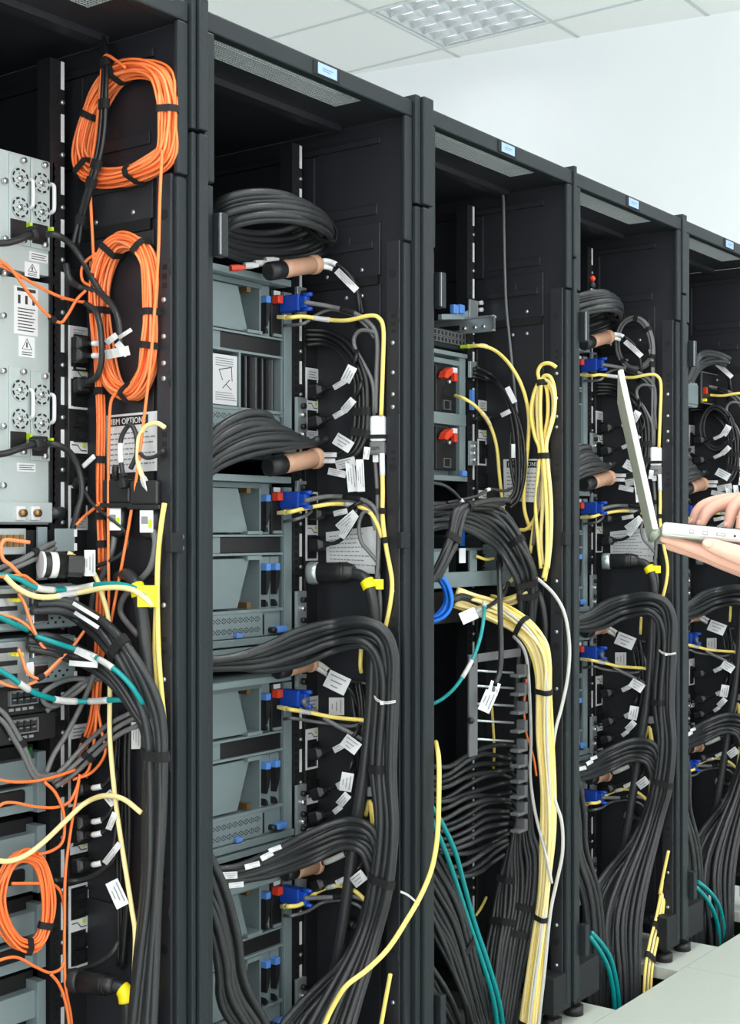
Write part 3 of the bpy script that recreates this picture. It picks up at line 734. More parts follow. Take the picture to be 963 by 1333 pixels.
fan(R, 'cable_bundle', 'steep bundle of black cables crossing in front of the bottom chassis, {R}', [(272, 1110, .16), (292, 1160, .17), (308, 1220, .17), (320, 1280, .16), Vector((XR['B']-.26, .10, .16)), Vector((XR['B']-.25, .10, -.3))], [(262, 1180, .15), (276, 1220, .16), (284, 1270, .16), (290, 1310, .15), Vector((XR['B']-.32, .11, .16)), Vector((XR['B']-.31, .11, -.3))], 7, .0075, 'rubber', joff=.03, jit=.004)

# big locking power plug with a thick cord
def big_plug(label, q0, q1, L, r=.0115, rk=R, off=.055, tape=(.05, .11), rpx=13.5, ye=YE):
    p0, p1 = S(rk, *q0, off, ye), S(rk, *q1, off, ye); rr = rpx*((p0-CAM).dot(FWD))/F
    t = root('power_plug', p0, lab(rk, label), 'power plug', 'large locking power plugs')
    put('coupling_ring', MB().loft(p0, p0.lerp(p1, .22), [(0, rr*1.02, rr*1.02), (.3, rr*1.1, rr*1.1), (.8, rr*1.1, rr*1.1), (1, rr, rr)], n=18), 'zinc' if rk == 'B' else 'rubber', t, 'q')
    put('plug_body', MB().loft(p0.lerp(p1, .2), p1, [(0, rr, rr), (.55, rr, rr), (.6, rr*1.04, rr*1.04), (.7, rr*.95, rr*.95), (.85, rr*.9, rr*.9), (.95, rr*.8, rr*.8), (1, rr*.6, rr*.6)], n=18), 'rubber_dk', t, 'q')
    for k in range(3): put('grip_rib', MB().loft(p0.lerp(p1, .66+.07*k), p0.lerp(p1, .69+.07*k), [(0, rr*1.02, rr*1.02), (1, rr*1.02, rr*1.02)], n=18), 'black', t, 'q')
    P = spline([p0.lerp(p1, .9)] + pts(rk, L, off, ye), 8); N = len(P)-1
    put('cord', MB().tube(P, r, 10), 'rubber', t, True)
    if tape:
        i0, i1 = int(tape[0]*N), int(tape[1]*N)
        put('tape_wrap', MB().tube(P[i0:i1+1], r*1.25, 12), 'tape', t, True)
        p = P[(i0+i1)//2]; put('tape_flag', MB().obox(p + RGT*.018, RGT, UPV, FWD, .012, .010, .0008), 'tape', t)
    LOG[rk].append(t); return t
big_plug('large black locking power plug with yellow tape, below the second chassis plug row, {R}', (402, 746), (462, 745), [(474, 752, .055), (483, 772, .055), (487, 800, .05), (485, 850, .045), (482, 920, .05), (474, 1000, .06), (462, 1080, .065), (452, 1160, .065), (440, 1240, .07), (424, 1330, .08), Vector((XR['B']-.235, .12, -.3))], tape=(.115, .17))
big_plug('small black power plug with yellow tape beside the bottom chassis, {R}', (446, 1196), (462, 1206), [(472, 1210, .03), (473, 1235, .03), (466, 1280, .04), (455, 1345, .05)], r=.008, tape=(.18, .4), rpx=8, off=.03)

# blue video plugs with grey leads, yellow patch leads
VY = [396, 651, 908, 1164]
for k, y in enumerate(VY):
    p = onY(364, y, YE-.004); t = root('video_plug', p, lab(R, f'blue video connector on the {ORD[k]} chassis of the {{R}}'), 'video connector', 'blue video connectors'); LOG[R].append(t)
    put('hood', MB().box(p.x, p.x+.022, YE-.052, YE-.002, p.z-.017, p.z+.017), 'blue', t, bev=.003)
    put('shoulder', MB().box(p.x+.003, p.x+.019, YE-.068, YE-.050, p.z-.012, p.z+.012), 'blue', t, bev=.003)
    for s in (-1, 1): put('thumb_screw', MB().cyl((p.x+.011, YE-.05, p.z+s*.0145), (p.x+.011, YE-.078, p.z+s*.0145), .0042, 8), 'blue', t, True)
    e = Vector((p.x+.011, YE-.066, p.z))
    if k == 0: L = [(400, 394, .07), (430, 399, .06), (462, 408, .05), (484, 424, .04), (491, 445, .035), (490, 490, .035), (489, 538, .035)]
    elif k == 1: L = [(400, 651, .07), (430, 646, .06), (470, 650, .05), (489, 664, .04), (493, 690, .035), (492, 730, .035), (490, 760, .03)]
    elif k == 2: L = [(395, 914, .07), (410, 926, .065), (430, 940, .06), (452, 952, .05), (470, 962, .04), (482, 975, .02)]
    else: L = [(400, 1169, .07), (430, 1168, .06), (455, 1166, .05), (475, 1172, .04), (484, 1182, .03), (487, 1200, .02)]
    cable(R, f'grey video lead from the blue plug of the {ORD[k]} chassis, {{R}}', [e] + L, .0048, 'cable_grey', sleeves=((.36, .44, 'velcro'),))
    a = onY(363, y+26, YE-.004)
    if k == 0: G = [(395, 421, .06), (410, 411, .055), (432, 403, .05), (458, 410, .045), (476, 424, .04), (487, 440, .03)]
    elif k == 1: G = [(385, 676, .06), (400, 670, .055), (415, 658, .05), (440, 652, .05), (470, 655, .045), (486, 668, .04)]
    elif k == 2: G = [(380, 935, .06), (400, 938, .055), (430, 942, .05), (460, 945, .04), (478, 932, .03), (470, 905, .02)]
    else: G = [(380, 1192, .06), (400, 1186, .055), (420, 1175, .05), (445, 1172, .05), (468, 1180, .04), (478, 1195, .03)]
    cable(R, f'thin grey lead under the blue plug of the {ORD[k]} chassis, {{R}}', [onY(370, y+28, YE-.01)] + G, .0034, 'cable_grey')
Y1 = [[(380, 413, .05), (395, 412, .06), (425, 416, .06), (452, 417, .055), (480, 411, .05), (493, 414, .045), (499, 430, .04), (498, 480, .04), (496, 541, .04)],
      [(380, 666, .05), (400, 661, .06), (435, 656, .06), (465, 659, .05), (482, 668, .045), (492, 685, .04), (497, 700, .035)],
      [(380, 924, .05), (400, 927, .06), (430, 933, .06), (455, 936, .05), (474, 938, .04), (486, 945, .02)],
      [(376, 1180, .05), (392, 1177, .06), (415, 1160, .06), (440, 1153, .055), (462, 1160, .05), (480, 1178, .04), (490, 1195, .02)]]
for k, L in enumerate(Y1):
    cable(R, f'yellow patch lead from the {ORD[k]} chassis of the {{R}}', [onY(371, [413, 667, 922, 1180][k], YE-.03)] + L, .0044, 'yellow', plug=('rj', 'cream'), sleeves=((.28, .36, 'cable_white'),) if k in (0, 2) else ((.5, .56, 'cable_white'),))
cable(R, 'long yellow cable running down the post from the white adapter, {R}', [(497, 590, .04), (498, 640, .04), (498, 675, .04), (503, 715, .04), (510, 755, .035), (508, 785, .035), (502, 815, .03), (498, 830, .02)], .0046, 'yellow', sleeves=((0, .09, 'white'),), straps=(.25, .4))
cable(R, 'grey cable beside the long yellow cable on the post, {R}', [(488, 592, .035), (491, 640, .035), (492, 690, .035), (492, 740, .03), (495, 790, .03), (492, 830, .02)], .0044, 'cable_grey', straps=(.2, .6))
cable(R, 'grey cable looping over the white paper sheet, {R}', [(489, 690, .04), (482, 668, .045), (472, 668, .05), (467, 685, .05), (470, 705, .05), (480, 718, .045), (490, 730, .035)], .004, 'cable_grey')
cable(R, 'grey loop below the top blue plug leads, {R}', [(488, 432, .04), (470, 430, .045), (461, 440, .045), (463, 455, .045), (474, 475, .045), (485, 500, .04), (487, 540, .035)], .0042, 'cable_grey')
for k, L in enumerate(([(476, 1062, .03), (481, 1042, .035), (485, 1075, .03)], [(488, 1075, .03), (483, 1045, .035)], [(487, 1130, .02), (484, 1165, .02), (482, 1190, .02)], [(470, 845, .03), (469, 865, .03), (470, 875, .02)], [(442, 1257, .05), (452, 1240, .05), (463, 1230, .04)], [(508, 1268, .06), (502, 1300, .06), (494, 1345, .06)])):
    cable(R, f"short visible length of yellow cable {['left of the grey clip', 'right of the grey clip', 'behind the lower arch', 'under the upper arch', 'left of the small taped plug', 'at the foot beside the post'][k]}, {{R}}", L, .0044, 'yellow')
# white adapter strapped to the post
p = S(R, 492, 566, .035); t = root('network_adapter', p, lab(R, 'white network adapter with grey end strapped to the post of the {R}'), 'adapter', 'white network adapters'); LOG[R].append(t)
ax, n = UPV, (Vector((-1, -.35, 0))).normalized(); w = ax.cross(n)
put('shell', MB().obox(p + ax*.012, w, ax, n, .0155, .026, .009), 'white', t, bev=.005)
put('end_cap', MB().obox(p - ax*.027, w, ax, n, .0162, .0135, .0098), 'cable_grey', t, bev=.004)
put('strap', MB().obox(p - ax*.004, w, ax, n, .0175, .004, .011), 'velcro', t, bev=.001)
put('socket', MB().obox(p - ax*.047 - w*.004, w, ax, n, .006, .008, .005), 'white', t, bev=.001)
put('lettering', text_mb('IBM', .011, p - ax*.031 + n*.0101 - w*.0115, w, ax), 'print', t)
p = S(R, 483, 1030, .04); t = put('cable_clip', MB().obox(p, RGT, UPV, FWD, .009, .010, .006), 'cable_grey', None, bev=.002, label=lab(R, 'small grey cable clip above the lower arch, {R}'), cat='cable clip'); LOG[R].append(t)

# paper sheet on the side wall
def sheet(rk, label, Q, banner=None, off=.012, rows=7):
    P = [onX(q[0], q[1], XWALL[rk]-off) for q in Q]     # top left, top right, bottom right, bottom left
    n = (P[1]-P[0]).cross(P[3]-P[0]).normalized()
    if n.dot(CAM-P[0]) < 0: n = -n
    t = root('paper_sheet', P[3], lab(rk, label), 'paper sheet', 'white paper sheets on rack side walls')
    put('sheet', MB().add([p for p in P] + [p - n*.0008 for p in P], [(0,1,2,3),(7,6,5,4),(0,4,5,1),(1,5,6,2),(2,6,7,3),(3,7,4,0)]), 'white', t)
    b = lambda u, v: P[0].lerp(P[1], u).lerp(P[3].lerp(P[2], u), v) + n*.0006
    rn = random.Random(len(label))
    for k in range(rows):
        v = (.32 if banner else .12) + (.62 if banner else .8)*k/rows; pm = MB(); u = .07; e = .52 + .4*rn.random()
        while u < e:
            du = .03 + .05*rn.random(); h = .022
            pm.add([b(u, v), b(u+du, v), b(u+du, v+h), b(u, v+h)], [(0, 1, 2, 3)]); u += du + .018
        put('print_line', pm, 'print_grey', t)
    if banner:
        bn = put('banner', MB().add([b(.07, .04), b(.74, .04), b(.74, .20), b(.07, .20)], [(0,1,2,3)]), 'black', t)
        xd = (P[1]-P[0]).normalized(); yd = (P[0]-P[3]).normalized(); hgt = (P[0]-P[3]).length
        mb = text_mb(banner, hgt*.15, Vector((0, 0, 0)), Vector((1, 0, 0)), Vector((0, 1, 0)))
        wmax = max(v.x for v in mb.v); sx = (P[1]-P[0]).length*.60/wmax
        o = b(.10, .175) + n*.0006; mb.v = [o + xd*(v.x*sx) + yd*v.y + n*v.z for v in mb.v]
        put('lettering', mb, 'white', bn)
    LOG[rk].append(t); return t
sheet(R, 'white printed paper sheet behind the large taped power plug, {R}', [(424, 693), (493, 684), (494, 748), (425, 740)], None, rows=8)
tg = root('warning_card', S(R, 438, 930, .02), lab(R, 'grey printed card beside the third chassis blue plug, {R}'), 'card', 'small grey cards'); LOG[R].append(tg)
tag_part(tg, R, (438, 908), (438, 931), 20, .03, m='cable_white', curl=0, name='card')
tg = root('cord_label', S(R, 440, 890, .06), lab(R, 'large white cord label below the upper arch, {R}'), 'label'); LOG[R].append(tg)
tag_part(tg, R, (425, 882), (452, 895), 23, .075, name='label_sheet', curl=.03)
for n, L in enumerate(([(406, 860, .05), (418, 866, .06), (432, 876, .06), (450, 885, .05), (466, 888, .03), (478, 890, .02)], [(406, 866, .05), (420, 874, .06), (436, 884, .055), (456, 898, .04), (466, 920, .02)])):
    cable(R, f"black cord with a pale sleeve below the upper arch, {['upper', 'lower'][n]} one, {{R}}", L, .0045, 'rubber_dk', sleeves=((.12, .36, 'cable_white'),))
cable(R, 'black cord with pale sleeve above the bottom blue plug, {R}', [(414, 1126, .05), (430, 1120, .06), (448, 1112, .05), (462, 1106, .03)], .005, 'rubber_dk', sleeves=((.2, .7, 'cable_white'),))
fan(R, 'cord_bundle', 'dark power cords hanging behind the thick cord, third chassis, {R}', [(470, 890, .02), (474, 920, .02), (476, 960, .02), (472, 1010, .015)], [(456, 890, .015), (462, 920, .015), (466, 960, .015), (463, 1010, .01)], 4, .0042, 'rubber_dk')
# nylon zip tie round the upright run
zt = fan(R, 'zip_tie', 'white nylon zip tie round the upright black cables, {R}', [(487, 906, .10), (492, 911, .105), (502, 914, .105), (515, 912, .095)], [(487, 908, .10), (492, 913, .105), (502, 916, .105), (515, 914, .095)], 2, .0013, 'cable_white', joff=0, jit=0, cat='zip tie', strand_name='band')
put('tie_head', MB().obox(S(R, 497, 915, .11), RGT, UPV, FWD, .0035, .0035, .003), 'cable_white', zt)
# ------------------------------------------------------------------ leftmost rack
R = 'A'
XEA = -0.731
zA = lambda y, Z=2.332: 1.176 + (690 - y)*Z/1800
def pxX(px, Y=YE): return onY(px, 690, Y).x
def pxZ(px, py, Y=YE): return onY(px, py, Y).z
def fan_ring(parent, x, z, r, Y):
    f = put('fan_guard', MB().loft((x, Y, z), (x, Y-.002, z), [(0, r*1.12, r*1.12), (1, r*1.1, r*1.1)], n=20), 'steel', parent)
    mb = MB()
    for k in range(8):
        a0 = 2*math.pi*k/8 + .12; a1 = a0 + .5; V = []
        for a in (a0, (a0+a1)/2, a1):
            for rr in (r*.82, r*1.02): V.append((x + rr*math.cos(a), Y-.0026, z + rr*math.sin(a)))
        mb.add(V, [(0, 1, 3, 2), (2, 3, 5, 4)])
    for k in range(9):
        a = k*2.4; rr = r*.12*math.sqrt(k*3); mb.box(x+rr*math.cos(a)-.0012, x+rr*math.cos(a)+.0012, Y-.0026, Y-.002, z+rr*math.sin(a)-.0008, z+rr*math.sin(a)+.0008)
    put('guard_slots', mb, 'black', f, kind='stuff')
    put('hub', MB().cyl((x, Y-.002, z), (x, Y-.004, z), r*.3, 10), 'chrome', f, True)
def power_module(parent, pxc, pyf, Y):
    """a pair of fans with handle, screws and mains inlet, one column of the module pair"""
    x = pxX(pxc, Y); m = put('fan_tray', MB().box(x-.0215, x+.0215, Y-.003, Y+.01, pxZ(pxc, pyf+86, Y), pxZ(pxc, pyf-30, Y)), 'steel', parent, bev=.0012)
    for dy in (0, 37.5): fan_ring(m, x-.001, pxZ(pxc, pyf+dy, Y), .0165, Y-.003)
    zt, zb_ = pxZ(pxc, pyf-2, Y), pxZ(pxc, pyf+36, Y)
    put('handle', MB().tube(spline([(x+.020, Y-.002, zt), (x+.0195, Y-.010, zt-.003), (x+.0195, Y-.012, zt-.01), (x+.0195, Y-.012, zb_+.01), (x+.0195, Y-.010, zb_+.003), (x+.020, Y-.002, zb_)], 4), .0034, 8), 'white', m, True)
    for dy in (-24, 80): put('thumb_screw', MB().cyl((x+.004, Y-.003, pxZ(pxc, pyf+dy, Y)), (x+.004, Y-.011, pxZ(pxc, pyf+dy, Y)), .0048, 10), 'chrome', m, True)
    put('mains_inlet', MB().box(x-.020, x+.012, Y-.005, Y, pxZ(pxc, pyf+80, Y), pxZ(pxc, pyf+54, Y)), 'black', m, bev=.001)
    put('status_clip', MB().box(x+.012, x+.017, Y-.014, Y, pxZ(pxc, pyf+64, Y), pxZ(pxc, pyf+56, Y)), 'lime', m)
def sticker(parent, px0, px1, py0, py1, Y, kind='text'):
    x0, x1 = pxX(px0, Y), pxX(px1, Y); zt, zb_ = pxZ((px0+px1)/2, py0, Y), pxZ((px0+px1)/2, py1, Y); w, h = x1-x0, zt-zb_
    s = put('sticker', MB().box(x0, x1, Y-.0007, Y, zb_, zt), 'white', parent)
    pm = MB(); y0, y1 = Y-.0011, Y-.0006
    if kind == 'warn':
        a, b, c = Vector((x0+w*.5, y0, zt-h*.12)), Vector((x0+w*.2, y0, zt-h*.62)), Vector((x0+w*.8, y0, zt-h*.62))
        pm.tube([a, b, c], .0008, 4, True); pm.box(x0+w*.46, x0+w*.54, y0, y1, zt-h*.54, zt-h*.28)
        for k in range(2): pm.box(x0+w*.2, x0+w*.8, y0, y1, zt-h*(.75+.11*k), zt-h*(.79+.11*k))
    elif kind == 'chart':
        pm.box(x0+w*.12, x0+w*.9, y0, y1, zt-h*.10, zt-h*.03)
        for k in range(3): pm.box(x0+w*(.16+.3*k), x0+w*(.26+.3*k), y0, y1, zt-h*.36, zt-h*.18)
        for k in range(8): pm.box(x0+w*.15, x0+w*(.88-.06*(k % 3)), y0, y1, zt-h*(.45+.065*k), zt-h*(.47+.065*k))
    else:
        for k in range(3): pm.box(x0+w*.1, x0+w*(.9-.1*(k % 2)), y0, y1, zt-h*(.22+.25*k), zt-h*(.30+.25*k))
    put('sticker_print', pm, 'print', s)
def enclosure(label, zt, zb_, fan_y):
    t = root('storage_enclosure', (XEA-.225, .55, zb_), label, 'storage enclosure', 'pale grey storage enclosures')
    put('body', MB().box(XEA-.45, XEA-.001, YE, .93, zb_, zt), 'steel', t, bev=.0015)
    put('corner_fold', MB().box(XEA-.006, XEA+.001, YE-.004, YE+.05, zb_, zt), 'steel_edge', t, bev=.001)
    for pxc, dy in ((24.5, 0), (52.5, 6)): power_module(t, pxc, fan_y + dy, YE)
    return t
e1 = enclosure('upper pale grey storage enclosure with four fans in the leftmost rack', 1.795, 1.602, 233)
for q in ((4, 236), (4, 311), (4, 356)): put('panel_screw', MB().cyl((pxX(q[0]), YE, pxZ(*q)), (pxX(q[0]), YE-.008, pxZ(*q)), .005, 10), 'chrome', e1, True)
sticker(e1, 38, 62, 329, 341, YE); sticker(e1, 32, 51, 342, 361, YE, 'warn')
e2 = enclosure('lower pale grey storage enclosure with warning stickers in the leftmost rack', 1.590, 1.185, 508)
sticker(e2, 18, 49, 374, 436, YE, 'chart'); sticker(e2, 24, 45, 438, 465, YE, 'warn'); sticker(e2, 22, 46, 603, 614, YE); sticker(e2, 0, 19, 664, 677, YE)
for q in ((2, 411), (2, 483), (2, 555), (2, 632)): put('panel_screw', MB().cyl((pxX(q[0]), YE, pxZ(*q)), (pxX(q[0]), YE-.008, pxZ(*q)), .005, 10), 'chrome', e2, True)
put('tray', MB().box(XEA-.45, XEA-.012, YE-.012, YE+.01, 1.188, 1.222), 'steel', e2, bev=.002)
for px in (26, 45):
    x, z = pxX(px, YE-.012), pxZ(px, 668, YE-.012)
    j = put('coax_socket', MB().box(x-.010, x+.008, YE-.016, YE-.010, z-.011, z+.011), 'white', e2)
    put('socket_barrel', MB().cyl((x, YE-.014, z), (x, YE-.024, z), .0065, 12), 'brass', j, True)
put('side_knob', MB().cyl((XEA-.012, YE-.004, pxZ(70, 668)), (XEA+.012, YE-.008, pxZ(70, 668)), .011, 12), 'rubber', e2, True)

# lower units stand further out
YL = 0.195
def module_chassis(label, pxr, yt, yb):
    xr_, zt, zb_ = pxX(pxr, YL), pxZ(pxr-20, yt, YL), pxZ(pxr-20, yb, YL)
    t = root('switch_chassis', (xr_-.22, .5, zb_), label, 'switch chassis', 'grey switch chassis'); h = zt - zb_
    put('body', MB().box(xr_-.45, xr_-.004, YL+.012, .9, zb_, zt), 'steel_b', t, bev=.001)
    put('face_plate', MB().box(pxX(38, YL), xr_-.002, YL+.002, YL+.013, zb_+.002, zt-.002), 'steel_b', t, bev=.002)
    put('line_card', MB().box(pxX(-30, YL), pxX(36, YL), YL-.004, YL+.012, zb_+.004, zt-.004), 'zinc', t, bev=.001)
    for k in range(3): put('card_slot', MB().box(pxX(-12, YL), pxX(20, YL), YL-.0052, YL-.003, zb_+h*(.2+.27*k), zb_+h*(.30+.27*k)), 'black', t)
    for k in range(2):
        c = put('port_cage', MB().box(pxX(38, YL), pxX(58, YL), YL-.010, YL+.004, zb_+h*(.16+.42*k), zb_+h*(.46+.42*k)), 'chrome', t, bev=.001)
        put('cage_mouth', MB().box(pxX(40, YL), pxX(57, YL), YL-.0108, YL-.009, zb_+h*(.21+.42*k), zb_+h*(.41+.42*k)), 'black', c)
    put('eject_tab', MB().box(pxX(13, YL), pxX(22, YL), YL-.016, YL-.004, zb_+h*.66, zb_+h*.73), 'tape', t)
    put('card_tag', MB().box(pxX(24, YL), pxX(33, YL), YL-.020, YL-.019, zb_+h*.25, zb_+h*.52), 'paper', t)
    for k in range(4): put('edge_notch', MB().box(xr_-.006, xr_-.001, YL, YL+.004, zb_+h*(.08+.24*k), zb_+h*(.2+.24*k)), 'white', t)
    sl = MB()
    for k in range(6): sl.box(pxX(62+5*k, YL), pxX(64.5+5*k, YL), YL+.001, YL+.003, zb_+h*(.12+.1*(k % 2)), zb_+h*(.17+.1*(k % 2)))
    put('face_slots', sl, 'void', t, kind='stuff')
    return t
module_chassis('upper grey switch chassis with metal port cages in the leftmost rack', 103, 760, 818)
module_chassis('lower grey switch chassis with metal port cages in the leftmost rack', 101, 827, 888)
t = root('cable_bracket', (pxX(85, YL), YL, pxZ(85, 718, YL)), 'bent steel bracket above the upper switch chassis, leftmost rack', 'bracket')
put('plate', MB().box(pxX(72, YL), pxX(98, YL), YL, YL+.003, pxZ(85, 718, YL), pxZ(85, 688, YL)), 'steel_b', t, bev=.001)
put('side_plate', MB().box(pxX(60, YL), pxX(72, YL), YL+.02, YL+.024, pxZ(70, 755, YL), pxZ(70, 686, YL)), 'steel_b', t)
for k in range(3): put('edge_notch', MB().box(pxX(98, YL)-.003, pxX(98, YL)+.003, YL-.001, YL+.002, pxZ(98, 694+18*k, YL)-.006, pxZ(98, 694+18*k, YL)+.006), 'white', t)
put('backing_box', MB().box(pxX(-40, YL+.03), pxX(92, YL+.03), YL+.03, .9, pxZ(60, 756, YL), pxZ(60, 690, YL)), 'frame_dark', t)
t = root('interface_card', (pxX(15, YL), YL, pxZ(15, 725, YL)), 'pale interface card with copper ports above the switch chassis, leftmost rack', 'interface card')
put('card_face', MB().box(pxX(-30, YL), pxX(34, YL), YL, YL+.02, pxZ(15, 722, YL), pxZ(15, 688, YL)), 'zinc', t, bev=.001)
for k in range(5): put('port', MB().box(pxX(-8+8*k, YL), pxX(-3+8*k, YL), YL-.004, YL+.001, pxZ(15, 712, YL), pxZ(15, 696, YL)), 'brass', t)
# round transceiver with a label
p0, p1 = onY(54, 735, YL-.02), onY(84, 736, YL-.035); t = root('transceiver', p0, 'round black transceiver plug with white label, leftmost rack', 'transceiver')
put('barrel', MB().loft(p0, p1, [(0, .019, .019), (.1, .0205, .0205), (1, .0205, .0205)], n=18), 'black', t, 'q')
put('flange', MB().loft(p0 - (p1-p0)*.06, p0 + (p1-p0)*.05, [(0, .0215, .0215), (1, .0215, .0215)], n=18), 'white', t, 'q')
put('barrel_label', MB().loft(p0.lerp(p1, .32), p0.lerp(p1, .62), [(0, .0209, .0209), (1, .0209, .0209)], n=18), 'white', t, 'q')
p2 = onY(106, 737, YL-.045); put('shell', MB().loft(p1, p2, [(0, .019, .018), (.9, .019, .018), (1, .016, .015)], n=12, p=5), 'rubber_dk', t)
# black switches with port blocks
def port_switch(label, yt, yb):
    zt, zb_ = pxZ(30, yt, YL), pxZ(30, yb, YL); xr_ = pxX(76, YL)
    t = root('network_switch', (xr_-.2, .5, zb_), label, 'network switch', 'black network switches'); h = zt-zb_
    put('body', MB().box(xr_-.43, xr_, YL+.006, .7, zb_, zt), 'black', t, bev=.002)
    for x0 in (-38, 13):
        b = put('port_block', ringbox(MB(), pxX(x0, YL), pxX(x0+37, YL), zb_+h*.36, zt-h*.12, .002, YL-.001, YL+.006), 'cable_grey', t)
        w = (pxX(x0+37, YL)-pxX(x0, YL)-.004)/4
        for k in range(8):
            x = pxX(x0, YL)+.002+w*(k % 4); z = zb_+h*(.40+.25*(k//4))
            put('port', MB().box(x+.001, x+w-.001, YL+.001, YL+.007, z, z+h*.19), 'rubber', b)
            put('port_tab', MB().box(x+w*.25, x+w*.75, YL-.001, YL+.002, z+h*.14, z+h*.19), 'cable_grey', b)
        lm = MB()
        for k in range(4): lm.box(pxX(x0, YL)+.002+w*k, pxX(x0, YL)+w*(k+.8), YL+.004, YL+.0065, zb_+h*.16, zb_+h*.26)
        put('port_legend', lm, 'print_grey', b, kind='stuff')
port_switch('upper black network switch with ports in the leftmost rack', 894, 931); port_switch('lower black network switch with ports in the leftmost rack', 932, 968)
# grey drawers further down
for k, (yt, yb) in enumerate(((975, 1062), (1072, 1168), (1176, 1268), (1276, 1390))):
    zt, zb_ = pxZ(30, yt), pxZ(30, yb); xr_ = pxX(60); h = zt-zb_
    t = root('disk_drawer', (xr_-.2, .5, zb_), f"grey server drawer with dark openings, {['first', 'second', 'third', 'fourth'][k]} below the switches, leftmost rack", 'server drawer', 'grey server drawers')
    put('body', MB().box(xr_-.42, xr_-.003, YE+.03, .9, zb_, zt), 'void', t)
    put('rail_bar', MB().box(xr_-.42, xr_-.008, YE+.008, YE+.03, zb_+h*.50, zb_+h*.82), 'steel_b', t, bev=.001)
    put('rail_bar', MB().box(xr_-.42, xr_-.008, YE+.012, YE+.03, zb_+h*.02, zb_+h*.40), 'steel_b', t, bev=.001)
    put('grip_slot', MB().loft((xr_-.11, YE+.0105, zb_+h*.27), (xr_-.038, YE+.0105, zb_+h*.27), [(0, .003, .010), (.06, .004, .012), (.94, .004, .012), (1, .003, .010)], n=10, p=4), 'black', t)
    put('side_ear', MB().box(xr_-.018, xr_, YE, YE+.03, zb_, zt-h*.08), 'steel_b', t, bev=.001)
    if k == 0: put('lamp_strip', MB().box(xr_-.032, xr_-.026, YE+.004, YE+.012, zt-h*.2, zt+h*.0), 'green', t)
# power strip
ZP = 2.345
za = lambda y: 1.176 + (690 - y)*ZP/1800
power_strip(R, 'black upright power strip with many outlets in the {R}', XR[R]-.022, XR[R]+.0225, .236, .10, 1.62,
    [('frame', za(424), za(532)), ('card', za(425), za(439)), ('c19', za(448)), ('c19', za(469)), ('mark', za(485)), ('c19', za(504)), ('c13', za(520)), ('c13', za(546)), ('c13', za(566)), ('mark', za(582)), ('c13', za(602)), ('c13', za(620)),
     ('frame', za(632), za(690)), ('c13', za(648)), ('card', za(675), za(689)), ('card', za(944), za(962)), ('frame', za(944), za(1050)), ('c19', za(1000)), ('c19', za(1030)), ('c19', za(1068)), ('c19', za(1088)), ('mark', za(1105)), ('c19', za(1128)),
     ('frame', za(1153), za(1262)), ('c13', za(1168)), ('c13', za(1187)), ('mark', za(1206)), ('c13', za(1228)), ('c13', za(1248))])

# orange fibre coils on the side wall
ropes(R, 'fibre_coil', 'large round orange fibre coil at the top of the leftmost rack', [(152, 98), (185, 89), (211, 100), (220, 130), (220, 165), (214, 203), (186, 222), (150, 231), (119, 226), (108, 203), (113, 168), (128, 128)], 34, .0205, .0024, 'orange', off=.03, straps=(.02, .29, .53, .70, .87), closed=True, cat='fibre coil', squash=.75, wob=.18, strap_w=.011, n=6, mats=['orange', 'orange_lt', 'orange'])
ropes(R, 'fibre_coil', 'tall oval orange fibre coil below the round one, leftmost rack', [(160, 314), (184, 321), (196, 350), (199, 400), (197, 450), (190, 488), (172, 512), (150, 503), (137, 470), (130, 420), (131, 370), (142, 332)], 32, .0185, .0024, 'orange', off=.03, straps=(.10, .27, .34, .52, .78, .95), closed=True, cat='fibre coil', squash=.75, wob=.16, strap_w=.011, n=6, mats=['orange', 'orange_lt', 'orange'])
ropes(R, 'fibre_coil', 'orange fibre coil hanging in front of the grey drawers, leftmost rack', [(33, 1114), (52, 1124), (61, 1160), (60, 1200), (48, 1228), (24, 1228), (6, 1205), (-2, 1175), (3, 1145), (16, 1122)], 16, .011, .0023, 'orange', off=.05, straps=(.32, .47), closed=True, cat='fibre coil', wob=.18, strap_w=.011, n=6)
ropes(R, 'fibre_bundle', 'upright flat orange fibre bundle beside the power strip, leftmost rack', [(122, 340), (125, 400), (128, 470), (131, 540), (130, 620), (131, 680), (133, 730), (130, 790), (128, 850), (122, 930), (108, 972), (92, 1006), (78, 1018)], 9, .0075, .0023, 'orange', off=.035, straps=(.22, .31, .40, .47, .52, .60, .80, .88), cat='fibre bundle', wob=.1, twist=.6, n=6, strap_w=.012)
